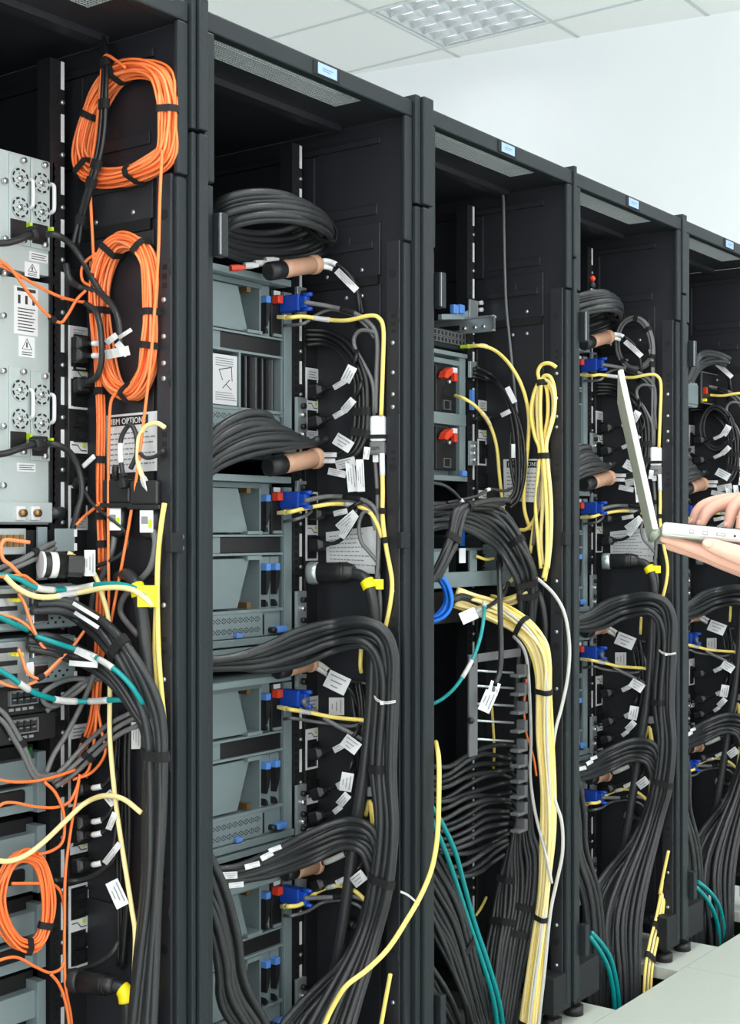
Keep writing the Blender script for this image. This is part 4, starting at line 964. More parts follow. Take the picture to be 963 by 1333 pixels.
OT = [('thin orange fibre running straight down beside the coils, leftmost rack', [(211, 195), (208, 260), (206, 330), (200, 420), (195, 480), (188, 540), (178, 620), (165, 700), (152, 770), (140, 830), (128, 880), (124, 950), (116, 1000), (100, 1014)], .05),
      ('thin orange fibre below the oval coil, in front of the sheet, leftmost rack', [(150, 512), (144, 525), (142, 560), (141, 640), (141, 720), (141, 790), (134, 850), (126, 905), (132, 950), (137, 980), (120, 1005), (95, 1015)], .05),
      ('short thin orange fibre between the two coils, leftmost rack', [(116, 232), (118, 262), (120, 300), (122, 340)], .05),
      ('thin orange fibre along the black cable in the round coil, leftmost rack', [(163, 88), (150, 78), (138, 72), (133, 85), (129, 130), (124, 180), (119, 215), (117, 245)], .055),
      ('thin orange fibre sagging across the warning stickers, leftmost rack', [(-8, 334), (14, 350), (40, 385), (60, 408), (78, 420), (88, 410), (100, 390), (112, 378)], .05),
      ('thin orange fibre crossing the enclosure to the oval coil, leftmost rack', [(-8, 342), (14, 352), (45, 370), (75, 385), (100, 392), (118, 394)], .045),
      ('orange fibre loop leaving the oval coil to the left, leftmost rack', [(125, 330), (112, 340), (106, 352), (108, 366), (118, 372)], .05),
      ('orange fibre branching left under the adapters, leftmost rack', [(130, 655), (120, 664), (108, 674), (99, 684)], .05),
      ('thick orange fibre curling out of the interface card, leftmost rack', [(38, 706), (22, 704), (6, 703), (1, 714), (4, 728), (14, 736), (30, 752), (44, 760), (56, 768)], .08),
      ('orange fibre lying over the teal cable at the switch chassis, leftmost rack', [(-8, 751), (12, 750), (30, 749), (40, 755), (54, 766)], .085),
      ('orange fibre drooping from the upper switch chassis, leftmost rack', [(24, 772), (32, 786), (38, 804), (45, 822), (56, 842), (74, 852), (90, 846), (98, 838)], .08),
      ('orange fibre sweeping in from the left under the upper switch, leftmost rack', [(-8, 799), (14, 803), (32, 812), (45, 824), (58, 845), (78, 853), (92, 846)], .075),
      ('orange fibre drooping from the lower switch chassis, leftmost rack', [(24, 845), (30, 860), (35, 874), (48, 883), (60, 876), (78, 858), (96, 840), (112, 818)], .085),
      ('orange fibre sweeping in from the left under the lower switch, leftmost rack', [(-8, 884), (10, 892), (28, 894), (45, 888), (58, 880), (76, 862), (95, 842)], .08),
      ('orange fibre lying across the top drawer, leftmost rack', [(-8, 1014), (20, 1018), (50, 1016), (75, 1010), (98, 1002)], .06),
      ('orange fibre looping under the top drawer, leftmost rack', [(-8, 1056), (4, 1046), (20, 1045), (45, 1050), (72, 1051), (90, 1044), (100, 1025), (104, 1008)], .06),
      ('thin orange fibre arching down to the hanging coil, leftmost rack', [(58, 1018), (72, 1032), (82, 1055), (84, 1080), (80, 1098), (66, 1108), (50, 1112)], .065),
      ('long orange fibre falling beside the power strip to the floor, leftmost rack', [(103, 1015), (97, 1050), (90, 1095), (85, 1140), (84, 1200), (84, 1255), (86, 1290), (93, 1330), (96, 1400)], .06),
      ('orange fibre arching out of the drawers beside the strip, leftmost rack', [(15, 1150), (50, 1150), (70, 1152), (80, 1164), (84, 1185)], .05),
      ('orange fibre sagging under the hanging coil, leftmost rack', [(-8, 1252), (20, 1246), (45, 1258), (64, 1266), (78, 1262), (84, 1252)], .06),
      ('orange fibre leaving the hanging coil towards the floor, leftmost rack', [(66, 1268), (76, 1280), (84, 1300), (90, 1335), (92, 1400)], .065)]
for l, L, o_ in OT:
    k = 'thick' in l or 'drooping' in l or 'sweeping' in l
    cable(R, l, L, .0034 if 'thick' in l else .0027, 'orange_lt' if k else 'orange', off=o_, n=6, cat='fibre cable', name='fibre_cable', straps=(.5,) if 'drooping' in l or 'sagging across' in l else ())
# black cables from the roof
fan(R, 'cable_pair', 'pair of black cables hanging from the roof past the round coil, leftmost rack', [(121, 24, .02), (132, 42, .03), (139, 75, .05), (138, 120, .06), (136, 165, .06), (131, 200, .06), (119, 245, .06), (108, 285, .05), (102, 320, .04)], [(119, 24, .02), (129, 42, .03), (135, 75, .05), (134, 120, .06), (131, 165, .06), (126, 200, .06), (114, 245, .06), (103, 285, .05), (95, 320, .04)], 2, .0042, 'rubber_dk', joff=.004, jit=.001, straps=(.28, .42, .66, .72, .86))
BL = [('thick black mains lead from the upper enclosure to the strip, leftmost rack', [(60, 305, .035), (74, 306, .05), (92, 318, .05), (108, 340, .05), (122, 366, .05), (132, 382, .05), (146, 398, .055), (155, 420, .06), (157, 452, .06)], .0055),
      ('black mains lead leaving the upper enclosure to the left', [(40, 305, .04), (28, 311, .045), (10, 316, .045), (-10, 317, .045)], .0055),
      ('black mains lead leaving the lower enclosure to the left', [(44, 578, .04), (26, 584, .045), (8, 590, .045), (-10, 592, .045)], .0055),
      ('thick black mains lead from the lower enclosure down behind the adapters, leftmost rack', [(60, 578, .035), (74, 579, .05), (92, 590, .05), (103, 612, .05), (107, 640, .05), (101, 665, .05), (94, 690, .04)], .0055),
      ('black cable curling behind the oval coil, leftmost rack', [(86, 344, .04), (90, 362, .05), (104, 374, .05), (125, 378, .045), (142, 392, .04)], .0055),
      ('black mains lead looping to the third outlet, leftmost rack', [(112, 395, .05), (126, 408, .06), (132, 440, .065), (132, 470, .06), (126, 490, .055), (114, 498, .045)], .0052),
      ('thin black lead crossing to the left adapter, leftmost rack', [(107, 633, .045), (120, 655, .05), (140, 672, .05), (160, 688, .04), (165, 700, .03)], .0030),
      ('thin black lead curling up to the paper tag, leftmost rack', [(165, 690, .03), (166, 710, .04), (155, 724, .045), (138, 732, .05), (126, 737, .055)], .0036)]
for l, L, r_ in BL: cable(R, l, L, r_, 'rubber', cat='power cable', plug=('block', .02, .013, .011, 'black') if 'enclosure' in l and 'left' not in l.split('enclosure')[1][:20] else (('block', .012, .012, .011, 'black') if 'to the left' in l else None), tail=('block', .03, .013, .012, 'black') if 'third outlet' in l else None)
for k, y in enumerate((447, 463)):
    cable(R, f"short black plug lead with white sleeve beside the oval coil, {['upper', 'lower'][k]} one, leftmost rack", [(112, y, .05), (122, y, .055), (132, y, .04), (140, y, .02)], .0038, 'rubber_dk', plug=('block', .026, .013, .012, 'black'), sleeves=((.3, .62, 'white'),), cat='power cable')
t = root('torn_tag', S(R, 152, 450, .06), 'crumpled torn paper tag on the black mains lead, leftmost rack', 'paper tag')
for q0, q1, w in (((137, 462), (168, 456), 12), ((138, 447), (152, 436), 8), ((154, 440), (171, 429), 5), ((152, 446), (166, 462), 9)): tag_part(t, R, q0, q1, w, .07, False, .2, m='cable_white', name='paper_flap')
# sheet, adapters and their leads
sheet(R, "white sheet with a black heading banner in the {R}", [(138, 541), (213, 534), (213, 612), (139, 617)], 'IBM OPTIONS', off=.012, rows=7)
def adapter(label, q, qw, lab_q):
    p = S(R, *q, .03); t = root('power_adapter', p, label, 'adapter', 'black power adapters')
    n = Vector((-1, -.3, 0)).normalized(); w = UPV.cross(n)
    put('housing', MB().obox(p, w, UPV, n, .026, .020, .018), 'black', t, bev=.004)
    put('rim', MB().obox(p - UPV*.023, w, UPV, n, .030, .004, .020), 'rubber_dk', t, bev=.002)
    c = p - UPV*.050 + w*lab_q
    put('plug_body', MB().loft(c + UPV*.026, c - UPV*.026, [(0, .019, .015), (.5, .018, .015), (.85, .015, .013), (1, .008, .008)], up=n, n=14, p=4), 'black', t, 'q')
    put('plug_label', MB().obox(c + n*.0155 + UPV*.004, w, UPV, n, .012, .018, .001), 'white', t, bev=.0004)
    put('label_mark', MB().obox(c + n*.0168 + UPV*.000 + w*.007, w, UPV, n, .003, .007, .0003), 'lime', t)
    put('label_print', MB().obox(c + n*.0168 + UPV*.006 - w*.003, w, UPV, n, .006, .006, .0003), 'print_grey', t)
    return t
adapter('left black power adapter with white label below the paper sheet, leftmost rack', (158, 640), 0, -.004); adapter('right black power adapter with white label below the paper sheet, leftmost rack', (194, 642), 0, .004)
cable(R, 'black lead looping up over the paper sheet, leftmost rack', [(160, 618, .05), (157, 596, .05), (158, 570, .05), (169, 553, .05), (177, 566, .05), (178, 590, .05), (170, 610, .05)], .004, 'rubber', plug=('block', .022, .007, .006, 'black'), sleeves=((.12, .3, 'white'),))
cable(R, 'short ribbed black lead on the left adapter, leftmost rack', [(151, 605, .05), (150, 614, .05), (151, 624, .045)], .0048, 'rubber_dk', sleeves=((.2, .8, 'black'),))
cable(R, 'cream lead coiled in a ring over the paper sheet, leftmost rack', [(214, 556, .05), (204, 551, .05), (190, 555, .05), (181, 570, .05), (179, 590, .05), (181, 608, .05), (187, 624, .045)], .004, 'cream', tail=('rj', 'cable_white'))
cable(R, 'black lead closing the ring over the paper sheet, leftmost rack', [(182, 590, .052), (190, 596, .052), (202, 594, .05), (213, 586, .05)], .0034, 'rubber')
fan(R, 'tie_wrap', 'white bent tag on the orange bundle beside the sheet, leftmost rack', [(108, 606, .055), (122, 593, .055)], [(109, 608, .055), (123, 595, .055)], 2, .0028, 'white', jit=0, joff=0, cat='tag', strand_name='wrap')
for k, L in enumerate(([(150, 692, .035), (146, 715, .04), (135, 745, .04), (122, 775, .035), (118, 800, .03)], [(200, 690, .035), (202, 710, .04), (195, 740, .04), (175, 762, .035), (160, 780, .035), (158, 800, .03), (180, 828, .03)])):
    cable(R, f"grey cable hanging from the {['left', 'right'][k]} adapter, leftmost rack", L, .0052, 'cable_grey', cat='power cable')
# yellow tape elbow and thick cord
t = root('power_plug', S(R, 165, 755, .04), 'thick black power cord with a wide yellow tape flag, leftmost rack', 'power cord')
P = spline(pts(R, [(154, 752, .03), (166, 748, .05), (176, 760, .06), (182, 780, .06), (187, 820, .055), (192, 880, .05), (196, 940, .045), (194, 1050, .045), (192, 1150, .05), (182, 1260, .06), (174, 1345, .07), (168, 1440, .08)]), 7)
put('cord', MB().tube(P, .0105, 10), 'rubber', t, True)
put('tape_wrap', MB().tube(P[15:21], .0128, 12), 'tape', t, True)
p = S(R, 192, 776, .07); put('tape_flag', MB().obox(p, RGT, UPV, FWD, .016, .017, .0008), 'tape', t)
big_plug('large black locking power plug with yellow tape at the foot of the leftmost rack', (92, 1275), (150, 1283), [(160, 1288, .05), (165, 1305, .05), (166, 1330, .05), (164, 1400, .05)], rk=R, rpx=14, tape=(.22, .5), r=.0105)
# dark bundles
fan(R, 'cable_bundle', 'thick dark cable bundle sweeping from the switches down the post, leftmost rack', [(52, 781, .07), (84, 784, .08), (116, 798, .085), (148, 818, .085), (176, 852, .08), (200, 900, .06), (211, 952, .045), (212, 1050, .04), (208, 1150, .045), (204, 1250, .05), (198, 1345, .06), (190, 1440, .07)],
    [(40, 797, .07), (74, 796, .08), (100, 806, .085), (126, 826, .085), (152, 862, .08), (174, 905, .06), (188, 955, .05), (190, 1050, .045), (189, 1150, .05), (178, 1250, .06), (168, 1345, .07), (160, 1440, .08)], 6, .0068, 'rubber', straps=(.34, .57), joff=.02, jit=.004)
tg = LOG[R][-1]
for q0, q1, w in (((95, 785), (128, 805), 5), ((97, 797), (128, 817), 5)): tag_part(tg, R, q0, q1, w, .115, False)
fan(R, 'cable_bundle', 'dark cable bundle from the lower switch chassis towards the post, leftmost rack', [(36, 826, .06), (66, 830, .075), (100, 843, .08), (130, 858, .08), (158, 886, .07), (182, 920, .06), (200, 955, .05), (203, 1040, .04)], [(36, 846, .06), (66, 850, .075), (98, 860, .08), (124, 872, .08), (148, 895, .07), (170, 925, .06), (188, 958, .05), (190, 1040, .04)], 4, .006, 'rubber', joff=.015, jit=.003)
tg = LOG[R][-1]
for q0, q1, w in (((98, 846), (128, 860), 9), ((90, 863), (127, 866), 7)): tag_part(tg, R, q0, q1, w, .11, False)
GL = [('grey cable looping low beside the lower switch, leftmost rack', [(118, 884, .05), (92, 884, .06), (70, 892, .065), (56, 903, .065), (58, 915, .065), (72, 919, .065), (92, 907, .06), (118, 888, .055), (150, 876, .05), (172, 866, .04)]),
      ('grey cable running beside the low loop to the post, leftmost rack', [(60, 926, .05), (85, 905, .055), (108, 888, .06), (135, 876, .055), (165, 860, .04)]),
      ('grey cable slanting down over the strip card, leftmost rack', [(122, 878, .06), (114, 900, .06), (100, 930, .06), (84, 960, .06), (70, 982, .055), (60, 1006, .05)]),
      ('grey cable coming in from the left below the network switches, upper one, leftmost rack', [(-8, 918, .05), (8, 932, .055), (22, 955, .055), (33, 976, .055), (42, 998, .055), (52, 1010, .055), (72, 1008, .055)]),
      ('grey cable coming in from the left below the network switches, lower one, leftmost rack', [(-8, 930, .05), (6, 942, .055), (18, 962, .055), (29, 980, .055), (38, 1000, .055), (48, 1014, .055), (70, 1014, .055)]),
      ('grey cable rising from the drawers to the post tie, upper one, leftmost rack', [(68, 1018, .05), (92, 1000, .055), (120, 975, .055), (148, 950, .05), (176, 934, .04)]),
      ('grey cable rising from the drawers to the post tie, middle one, leftmost rack', [(72, 1024, .05), (98, 1006, .055), (128, 978, .055), (155, 956, .05), (180, 944, .04)]),
      ('grey cable rising from the drawers to the post tie, lower one, leftmost rack', [(70, 1012, .05), (88, 994, .055), (112, 968, .055), (140, 944, .05), (170, 928, .04)]),
      ('grey sleeved lead in front of the interface card, upper one, leftmost rack', [(72, 706, .05), (58, 712, .06), (40, 722, .065), (20, 732, .065), (-8, 742, .06)]),
      ('grey sleeved lead in front of the interface card, lower one, leftmost rack', [(74, 712, .05), (56, 722, .06), (36, 732, .065), (14, 742, .065), (-8, 754, .06)])]
for l, L in GL: cable(R, l, L, .0044, 'cable_grey', straps=(.45,) if 'upper' in l or 'middle' in l else ())
# teal and yellow cables
cable(R, 'teal cable arching over to the yellow tape flag, leftmost rack', [(-8, 748, .08), (20, 752, .085), (44, 764, .09), (66, 768, .09), (100, 766, .09), (140, 760, .085), (170, 764, .08), (190, 776, .07), (198, 790, .06)], .0046, 'teal', sleeves=((.28, .40, 'cable_white'), (.46, .58, 'cable_white')))
cable(R, 'cream cable sagging under the teal cable, leftmost rack', [(6, 750, .085), (22, 765, .09), (45, 776, .095), (70, 777, .095), (100, 772, .095), (140, 765, .09), (170, 767, .085), (188, 778, .075), (198, 788, .065)], .0046, 'cream', sleeves=((.40, .5, 'cable_white'),))
cable(R, 'teal cable short length left of the upper switch, leftmost rack', [(-8, 800, .08), (8, 807, .08), (20, 813, .08), (36, 820, .07)], .0046, 'teal')
cable(R, 'teal cable along the dark bundle, leftmost rack', [(46, 828, .08), (70, 836, .095), (100, 846, .105), (125, 856, .11), (150, 872, .105), (170, 892, .09), (186, 916, .07)], .0044, 'teal', sleeves=((.35, .5, 'cable_white'), (.54, .66, 'cable_white')))
cable(R, 'teal cable sweeping low under the lower switch, leftmost rack', [(-8, 868, .08), (12, 880, .085), (30, 893, .09), (50, 904, .09), (80, 912, .085), (115, 913, .08), (150, 911, .07), (175, 912, .05), (186, 920, .03)], .0046, 'teal', sleeves=((.22, .32, 'cable_white'), (.48, .58, 'cable_white'), (.64, .72, 'cable_white')))
t = cable(R, 'yellow cable falling from a white paper tag to the floor, leftmost rack', [(96, 726, .07), (112, 734, .07), (124, 750, .07), (132, 772, .07), (140, 800, .07), (143, 840, .07), (143, 900, .065), (143, 960, .06), (150, 1040, .06), (160, 1110, .06), (171, 1180, .06), (176, 1220, .06), (173, 1290, .06), (170, 1330, .06)], .0042, 'cream', plug=('block', .012, .0085, .007, 'cream'))
tag_part(t, R, (117, 716), (117, 750), 14, .09)
cable(R, 'yellow cable drooping along the rack post, leftmost rack', [(214, 655, .05), (209, 690, .05), (205, 740, .045), (205, 800, .04), (207, 860, .04), (211, 910, .04), (214, 942, .04)], .0042, 'yellow')
cable(R, 'short yellow cable behind the drooping one, leftmost rack', [(203, 790, .035), (201, 850, .035), (204, 900, .035), (207, 935, .03)], .0038, 'yellow')
cable(R, 'yellow cable arching across the drawers, leftmost rack', [(-8, 1120, .07), (12, 1121, .07), (34, 1113, .075), (58, 1095, .08), (84, 1070, .08), (110, 1046, .075), (135, 1036, .07), (160, 1040, .065), (184, 1058, .06)], .0044, 'cream')
# plugs along the lower power strip
for k, (y, w) in enumerate(((1026, 'first'), (1070, 'second'), (1087, 'third'), (1126, 'fourth'))):
    cable(R, f'black power plug with white sleeve low on the power strip, {w} from top, leftmost rack', [(114, y, .05), (126, y-1, .055), (136, y-5, .05), (146, y-18, .045), (150, y-40, .035), (152, y-70, .025)], .004, 'rubber_dk', plug=('block', .03, .0135, .012, 'black'), sleeves=((.12, .32, 'white'),), cat='power lead', name='power_lead',
          tags=(((138, 1032), (150, 1046), 14, .06),) if k == 0 else ((((141, 1080), (150, 1058), 8, .07),) if k == 1 else ((((136, 1124), (156, 1098), 8, .07),) if k == 3 else ())))
cable(R, 'black cord arching below the plugs with a barcode tag, leftmost rack', [(70, 1146, .04), (100, 1146, .05), (125, 1138, .055), (145, 1122, .055), (153, 1104, .05)], .0042, 'rubber', tags=(((145, 1147), (160, 1180), 17, .075),))
cable(R, 'black cord arching above the large plug, leftmost rack', [(86, 1264, .04), (105, 1263, .05), (128, 1254, .055), (146, 1240, .05), (154, 1226, .04)], .0042, 'rubber')
fan(R, 'cord_bundle', 'dark power cords hanging behind the yellow cable, leftmost rack', [(172, 930, .015), (168, 1000, .015), (166, 1080, .015), (164, 1180, .015), (160, 1260, .012)], [(150, 930, .012), (152, 1000, .012), (154, 1080, .012), (154, 1180, .012), (152, 1260, .01)], 5, .004, 'rubber_dk')
t = root('paper_tag', S(R, 177, 955, .03), 'grey barcode tag behind the cable tie, leftmost rack', 'paper tag'); tag_part(t, R, (177, 940), (177, 975), 12, .04, m='cable_white', curl=0, name='tag_sheet')
# ------------------------------------------------------------------ third rack
R = 'C'
XEC = 0.544
def cX(px, Y=YE): return onY(px, 690, Y).x
def cZ(px, py, Y=YE): return onY(px, py, Y).z
# slide rail and bracket left empty at the top
xs_ = .55; p0, p1 = onX(644, 410, xs_), onX(644, 431, xs_)
yn = p0.y; t = root('slide_rail', (xs_, .3, p1.z), 'empty zinc slide rail sticking out near the top of the third rack', 'slide rail')
put('outer_rail', MB().box(xs_, xs_+.003, yn, .7, p1.z, p0.z), 'zinc', t, bev=.001)
for z in (p1.z, p0.z-.004): put('rail_lip', MB().box(xs_-.008, xs_, yn, .7, z, z+.004), 'zinc', t, bev=.001)
put('rail_end', MB().box(xs_-.006, xs_, yn-.001, yn+.004, p1.z+.003, p0.z-.003), 'chrome', t)
for y in (.03, .055, .085): put('rivet', MB().cyl((xs_, yn+y, (p0.z+p1.z)/2-.006), (xs_-.004, yn+y, (p0.z+p1.z)/2-.006), .005, 8), 'chrome', t, True)
put('slot', MB().box(xs_-.001, xs_+.001, yn+.10, yn+.16, p1.z+.010, p0.z-.016), 'void', t)
t = root('rail_bracket', (cX(611), YE, cZ(611, 413)), 'zinc corner bracket with white pegs above the slide rail, third rack', 'bracket')
put('plate', MB().box(cX(606), cX(617), YE-.012, YE-.006, cZ(611, 414), cZ(611, 391)), 'zinc', t, bev=.001)
put('arm', MB().prism([(cX(572), cZ(590, 420)), (cX(607), cZ(600, 414)), (cX(607), cZ(606, 404)), (cX(598), cZ(598, 409)), (cX(572), cZ(580, 411))], YE-.006, YE+.004), 'steel_b', t)
for y in (395, 404): put('peg', MB().cyl((cX(620), YE-.006, cZ(620, y)), (cX(620), YE-.018, cZ(620, y)), .0055, 8), 'white', t, True)
t = root('cage_nut_clips', (cX(593), YE, cZ(593, 407)), 'pair of small blue clips on the bracket, third rack', 'clips')
for x in (588, 596): put('clip', MB().box(cX(x-3.2), cX(x+3.2), YE-.014, YE, cZ(x, 409), cZ(x, 397)), 'blue_lt', t, bev=.003)
# port switch
zt, zb_ = cZ(600, 432), cZ(600, 456); xr_ = cX(610)
t = root('network_switch', (xr_-.2, .5, zb_), 'dark network switch with two rows of ports in the third rack', 'network switch')
put('body', MB().box(xr_-.44, xr_, YE+.004, .7, zb_, zt), 'frame', t, bev=.0015); h = zt-zb_
for k in range(12):
    for j in range(2):
        x = xr_-.028-.0158*k; z = zb_ + h*(.26 + .34*j)
        pt = put('port', ringbox(MB(), x, x+.0142, z, z+h*.30, .0016, YE, YE+.006), 'cable_grey', t)
        put('port_mouth', MB().box(x+.002, x+.012, YE+.002, YE+.0055, z+.001, z+h*.25), 'black', pt)
put('ear', MB().box(xr_, xr_+.004, YE-.002, YE+.03, zb_, zt), 'frame', t)
# server with two red-levered power supplies
zt, zb_ = cZ(600, 459), cZ(600, 627); xr_ = cX(604)
t = root('rack_server', (xr_-.2, .5, zb_), 'grey server with two red levered power supplies in the third rack', 'server')
put('body', MB().box(xr_-.44, xr_-.012, YE+.03, .9, zb_, zt), 'blade', t, bev=.001)
put('top_shelf', MB().box(xr_-.44, xr_, YE-.01, YE+.03, zt-.014, zt-.004), 'blade_edge', t, bev=.001)
put('top_shelf', MB().box(xr_-.44, xr_-.01, YE-.002, YE+.03, zt-.034, zt-.022), 'blade_edge', t, bev=.001)
put('mid_shelf', MB().box(xr_-.44, xr_, YE-.006, YE+.03, cZ(600, 555), cZ(600, 540)), 'blade_edge', t, bev=.001)
put('bottom_shelf', MB().box(xr_-.44, xr_, YE-.010, YE+.03, zb_, zb_+.012), 'blade_edge', t, bev=.001)
put('side_flange', MB().box(xr_-.026, xr_, YE-.004, YE+.03, zb_, zt-.014), 'blade', t, bev=.001)
for y0, y1 in ((478, 537), (557, 612)):
    zt2, zb2 = cZ(585, y0), cZ(585, y1)
    m = put('power_supply', MB().box(xr_-.12, xr_-.032, YE+.002, YE+.03, zb2, zt2), 'black', t, bev=.002)
    put('lever', MB().prism([(xr_-.120, zt2-.030), (xr_-.112, zt2-.016), (xr_-.090, zt2-.004), (xr_-.082, zt2-.008), (xr_-.086, zt2-.020), (xr_-.106, zt2-.032)], YE-.022, YE-.004), 'latch_red', m)
    put('latch', MB().box(xr_-.060, xr_-.046, YE-.012, YE, zt2-.034, zt2-.014), 'latch_red', m, bev=.002); put('plate', MB().box(xr_-.056, xr_-.036, YE-.004, YE, zt2-.012, zt2+.0), 'white', m)
    put('mains_inlet', ringbox(MB(), xr_-.092, xr_-.062, zb2+.006, zb2+.028, .0016, YE-.003, YE+.002), 'cable_grey', m)
    ln = MB()
    for k in range(4): ln.box(xr_-.088, xr_-.068, YE+.0005, YE+.0022, zb2+.040+.006*k, zb2+.0425+.006*k)
    put('vent_lines', ln, 'void', m, kind='stuff'); put('grip_screw', MB().cyl((xr_-.072, YE+.002, zt2-.036), (xr_-.072, YE-.008, zt2-.036), .005, 8), 'chrome', m, True)
put('blue_tab', MB().box(xr_-.030, xr_-.010, YE-.016, YE-.004, zb_+.012, zb_+.026), 'blue_lt', t, bev=.002)
er = put('mounting_ear', MB().box(xr_+.001, xr_+.030, YE-.018, YE-.010, zt-.060, zt-.02), 'zinc', t, bev=.001); put('ear_bolt', MB().cyl((xr_+.014, YE-.017, zt-.04), (xr_+.014, YE-.026, zt-.04), .006, 8), 'black', er, True)
er = put('mounting_ear', MB().box(xr_+.001, xr_+.030, YE-.018, YE-.010, cZ(605, 606), cZ(605, 574)), 'zinc', t, bev=.001)
for k in range(3): put('ear_nut', MB().cyl((xr_+.014, YE-.017, cZ(605, 581+9*k)), (xr_+.014, YE-.024, cZ(605, 581+9*k)), .005, 8), 'chrome', er, True)
put('side_card', MB().box(xr_+.004, xr_+.016, YE-.02, YE-.012, cZ(606, 534), cZ(606, 508)), 'blue_lt', t)
power_strip(R, 'black upright power strip behind the yellow cables in the {R}', XR[R]-.020, XR[R]+.0225, .238, .12, 1.62,
    [('card', 1.495, 1.47), ('c19', 1.44), ('mark', 1.412), ('frame', 1.40, 1.335), ('c19', 1.37), ('c19', 1.30), ('mark', 1.264), ('c19', 1.23), ('c19', 1.1)])
# open tray and dark units below
zt, zb_ = cZ(640, 716, .16), cZ(640, 762, .16); x0, x1 = cX(560, .16), cX(664, .16)
t = root('sliding_tray', ((x0+x1)/2, .3, zb_), 'grey sliding tray with cut-outs half hidden by black cables, third rack', 'tray')
xa, xb, xc, xd = cX(584, .16), cX(612, .16), cX(621, .16), cX(649, .16); zm = zb_ + (zt-zb_)*.48
put('tray_front', MB().box(x0, x1, .16, .166, zb_, zb_+(zt-zb_)*.42), 'blade', t, bev=.001)
for a, b in ((x0, xa), (xb, xc), (xd, x1)): put('tray_upright', MB().box(a, b, .16, .166, zb_+(zt-zb_)*.42, zt), 'blade', t, bev=.001)
put('tray_top', MB().box(x0, x1, .16, .168, zt, zt+.006), 'blade_dk', t, bev=.001)
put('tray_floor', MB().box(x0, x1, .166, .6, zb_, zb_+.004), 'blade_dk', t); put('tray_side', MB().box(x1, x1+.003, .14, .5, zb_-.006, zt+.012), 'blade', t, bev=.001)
put('tray_box', MB().box(cX(606, .2), cX(626, .2), .2, .3, zt-.002, zt+.035), 'frame', t, bev=.003)
put('warning_flap', MB().box(cX(598, .15), cX(606, .15), .15, .152, zt-.028, zt+.006), 'white', t)
put('blue_tab', MB().box(cX(598, .19), cX(604, .19), .188, .196, zt+.01, zt+.045), 'blue_coil', t)
zt, zb_ = cZ(610, 768, .2), cZ(610, 792, .2); xr_ = cX(656, .2)
t = root('patch_unit', (xr_-.2, .5, zb_), 'black patch panel with tiny yellow marks below the tray, third rack', 'patch panel')
put('body', MB().box(xr_-.44, xr_, .2, .6, zb_-.03, zt), 'black', t, bev=.001)
for k in range(5): put('port_mark', MB().box(cX(583+5*k, .2), cX(586+5*k, .2), .198, .2, zt-.014, zt-.010), 'tape', t)
for k in range(5): put('port', MB().box(cX(588+6*k, .2), cX(592+6*k, .2), .197, .2, zt-.034, zt-.020), 'rubber', t)
# cable ladder
t = root('cable_manager', (cX(645, .19), .19, cZ(640, 1085, .19)), 'grey metal cable manager with hooked fingers, third rack', 'cable manager')
YM = .075
zt = cZ(640, 849, YM)
put('upright', MB().box(cX(611, YM), cX(622, YM), YM, YM+.006, cZ(615, 985, YM), zt), 'mid_grey', t, bev=.002)
put('top_bar', MB().box(cX(622.3, YM), cX(678, YM), YM, YM+.006, cZ(640, 860, YM), zt), 'mid_grey', t, bev=.002)
for y in (873, 893, 916, 938, 962): put('rung', MB().cyl(onY(620, y, YM+.003), onY(668, y+3, YM+.003), .0028, 6), 'zinc', t, True)
for y in (873, 897, 921, 945, 970, 990, 1010, 1030, 1052, 1074):
    x0, x1 = cX(667, YM), cX(677.5, YM); z = cZ(672, y, YM)
    put('finger', MB().box(x1-.013, x1, YM-.02, YM+.004, z-.014, z+.014).box(x0-.006, x1-.013, YM-.02, YM+.004, z-.014, z-.007), 'mid_grey', t, bev=.0015)
put('knob', MB().cyl(onY(613, 938, YM), onY(613, 938, YM-.014), .008, 10), 'black', t, True); put('knob', MB().cyl(onY(613, 864, YM), onY(613, 864, YM-.012), .007, 10), 'black', t, True)
for k, (y0, y1) in enumerate(((885, 907), (908, 930))): put('cabinet_card', MB().box(cX(651, .2), cX(667, .2), .198, .2, cZ(659, y1, .2), cZ(659, y0, .2)), 'cable_white', t)

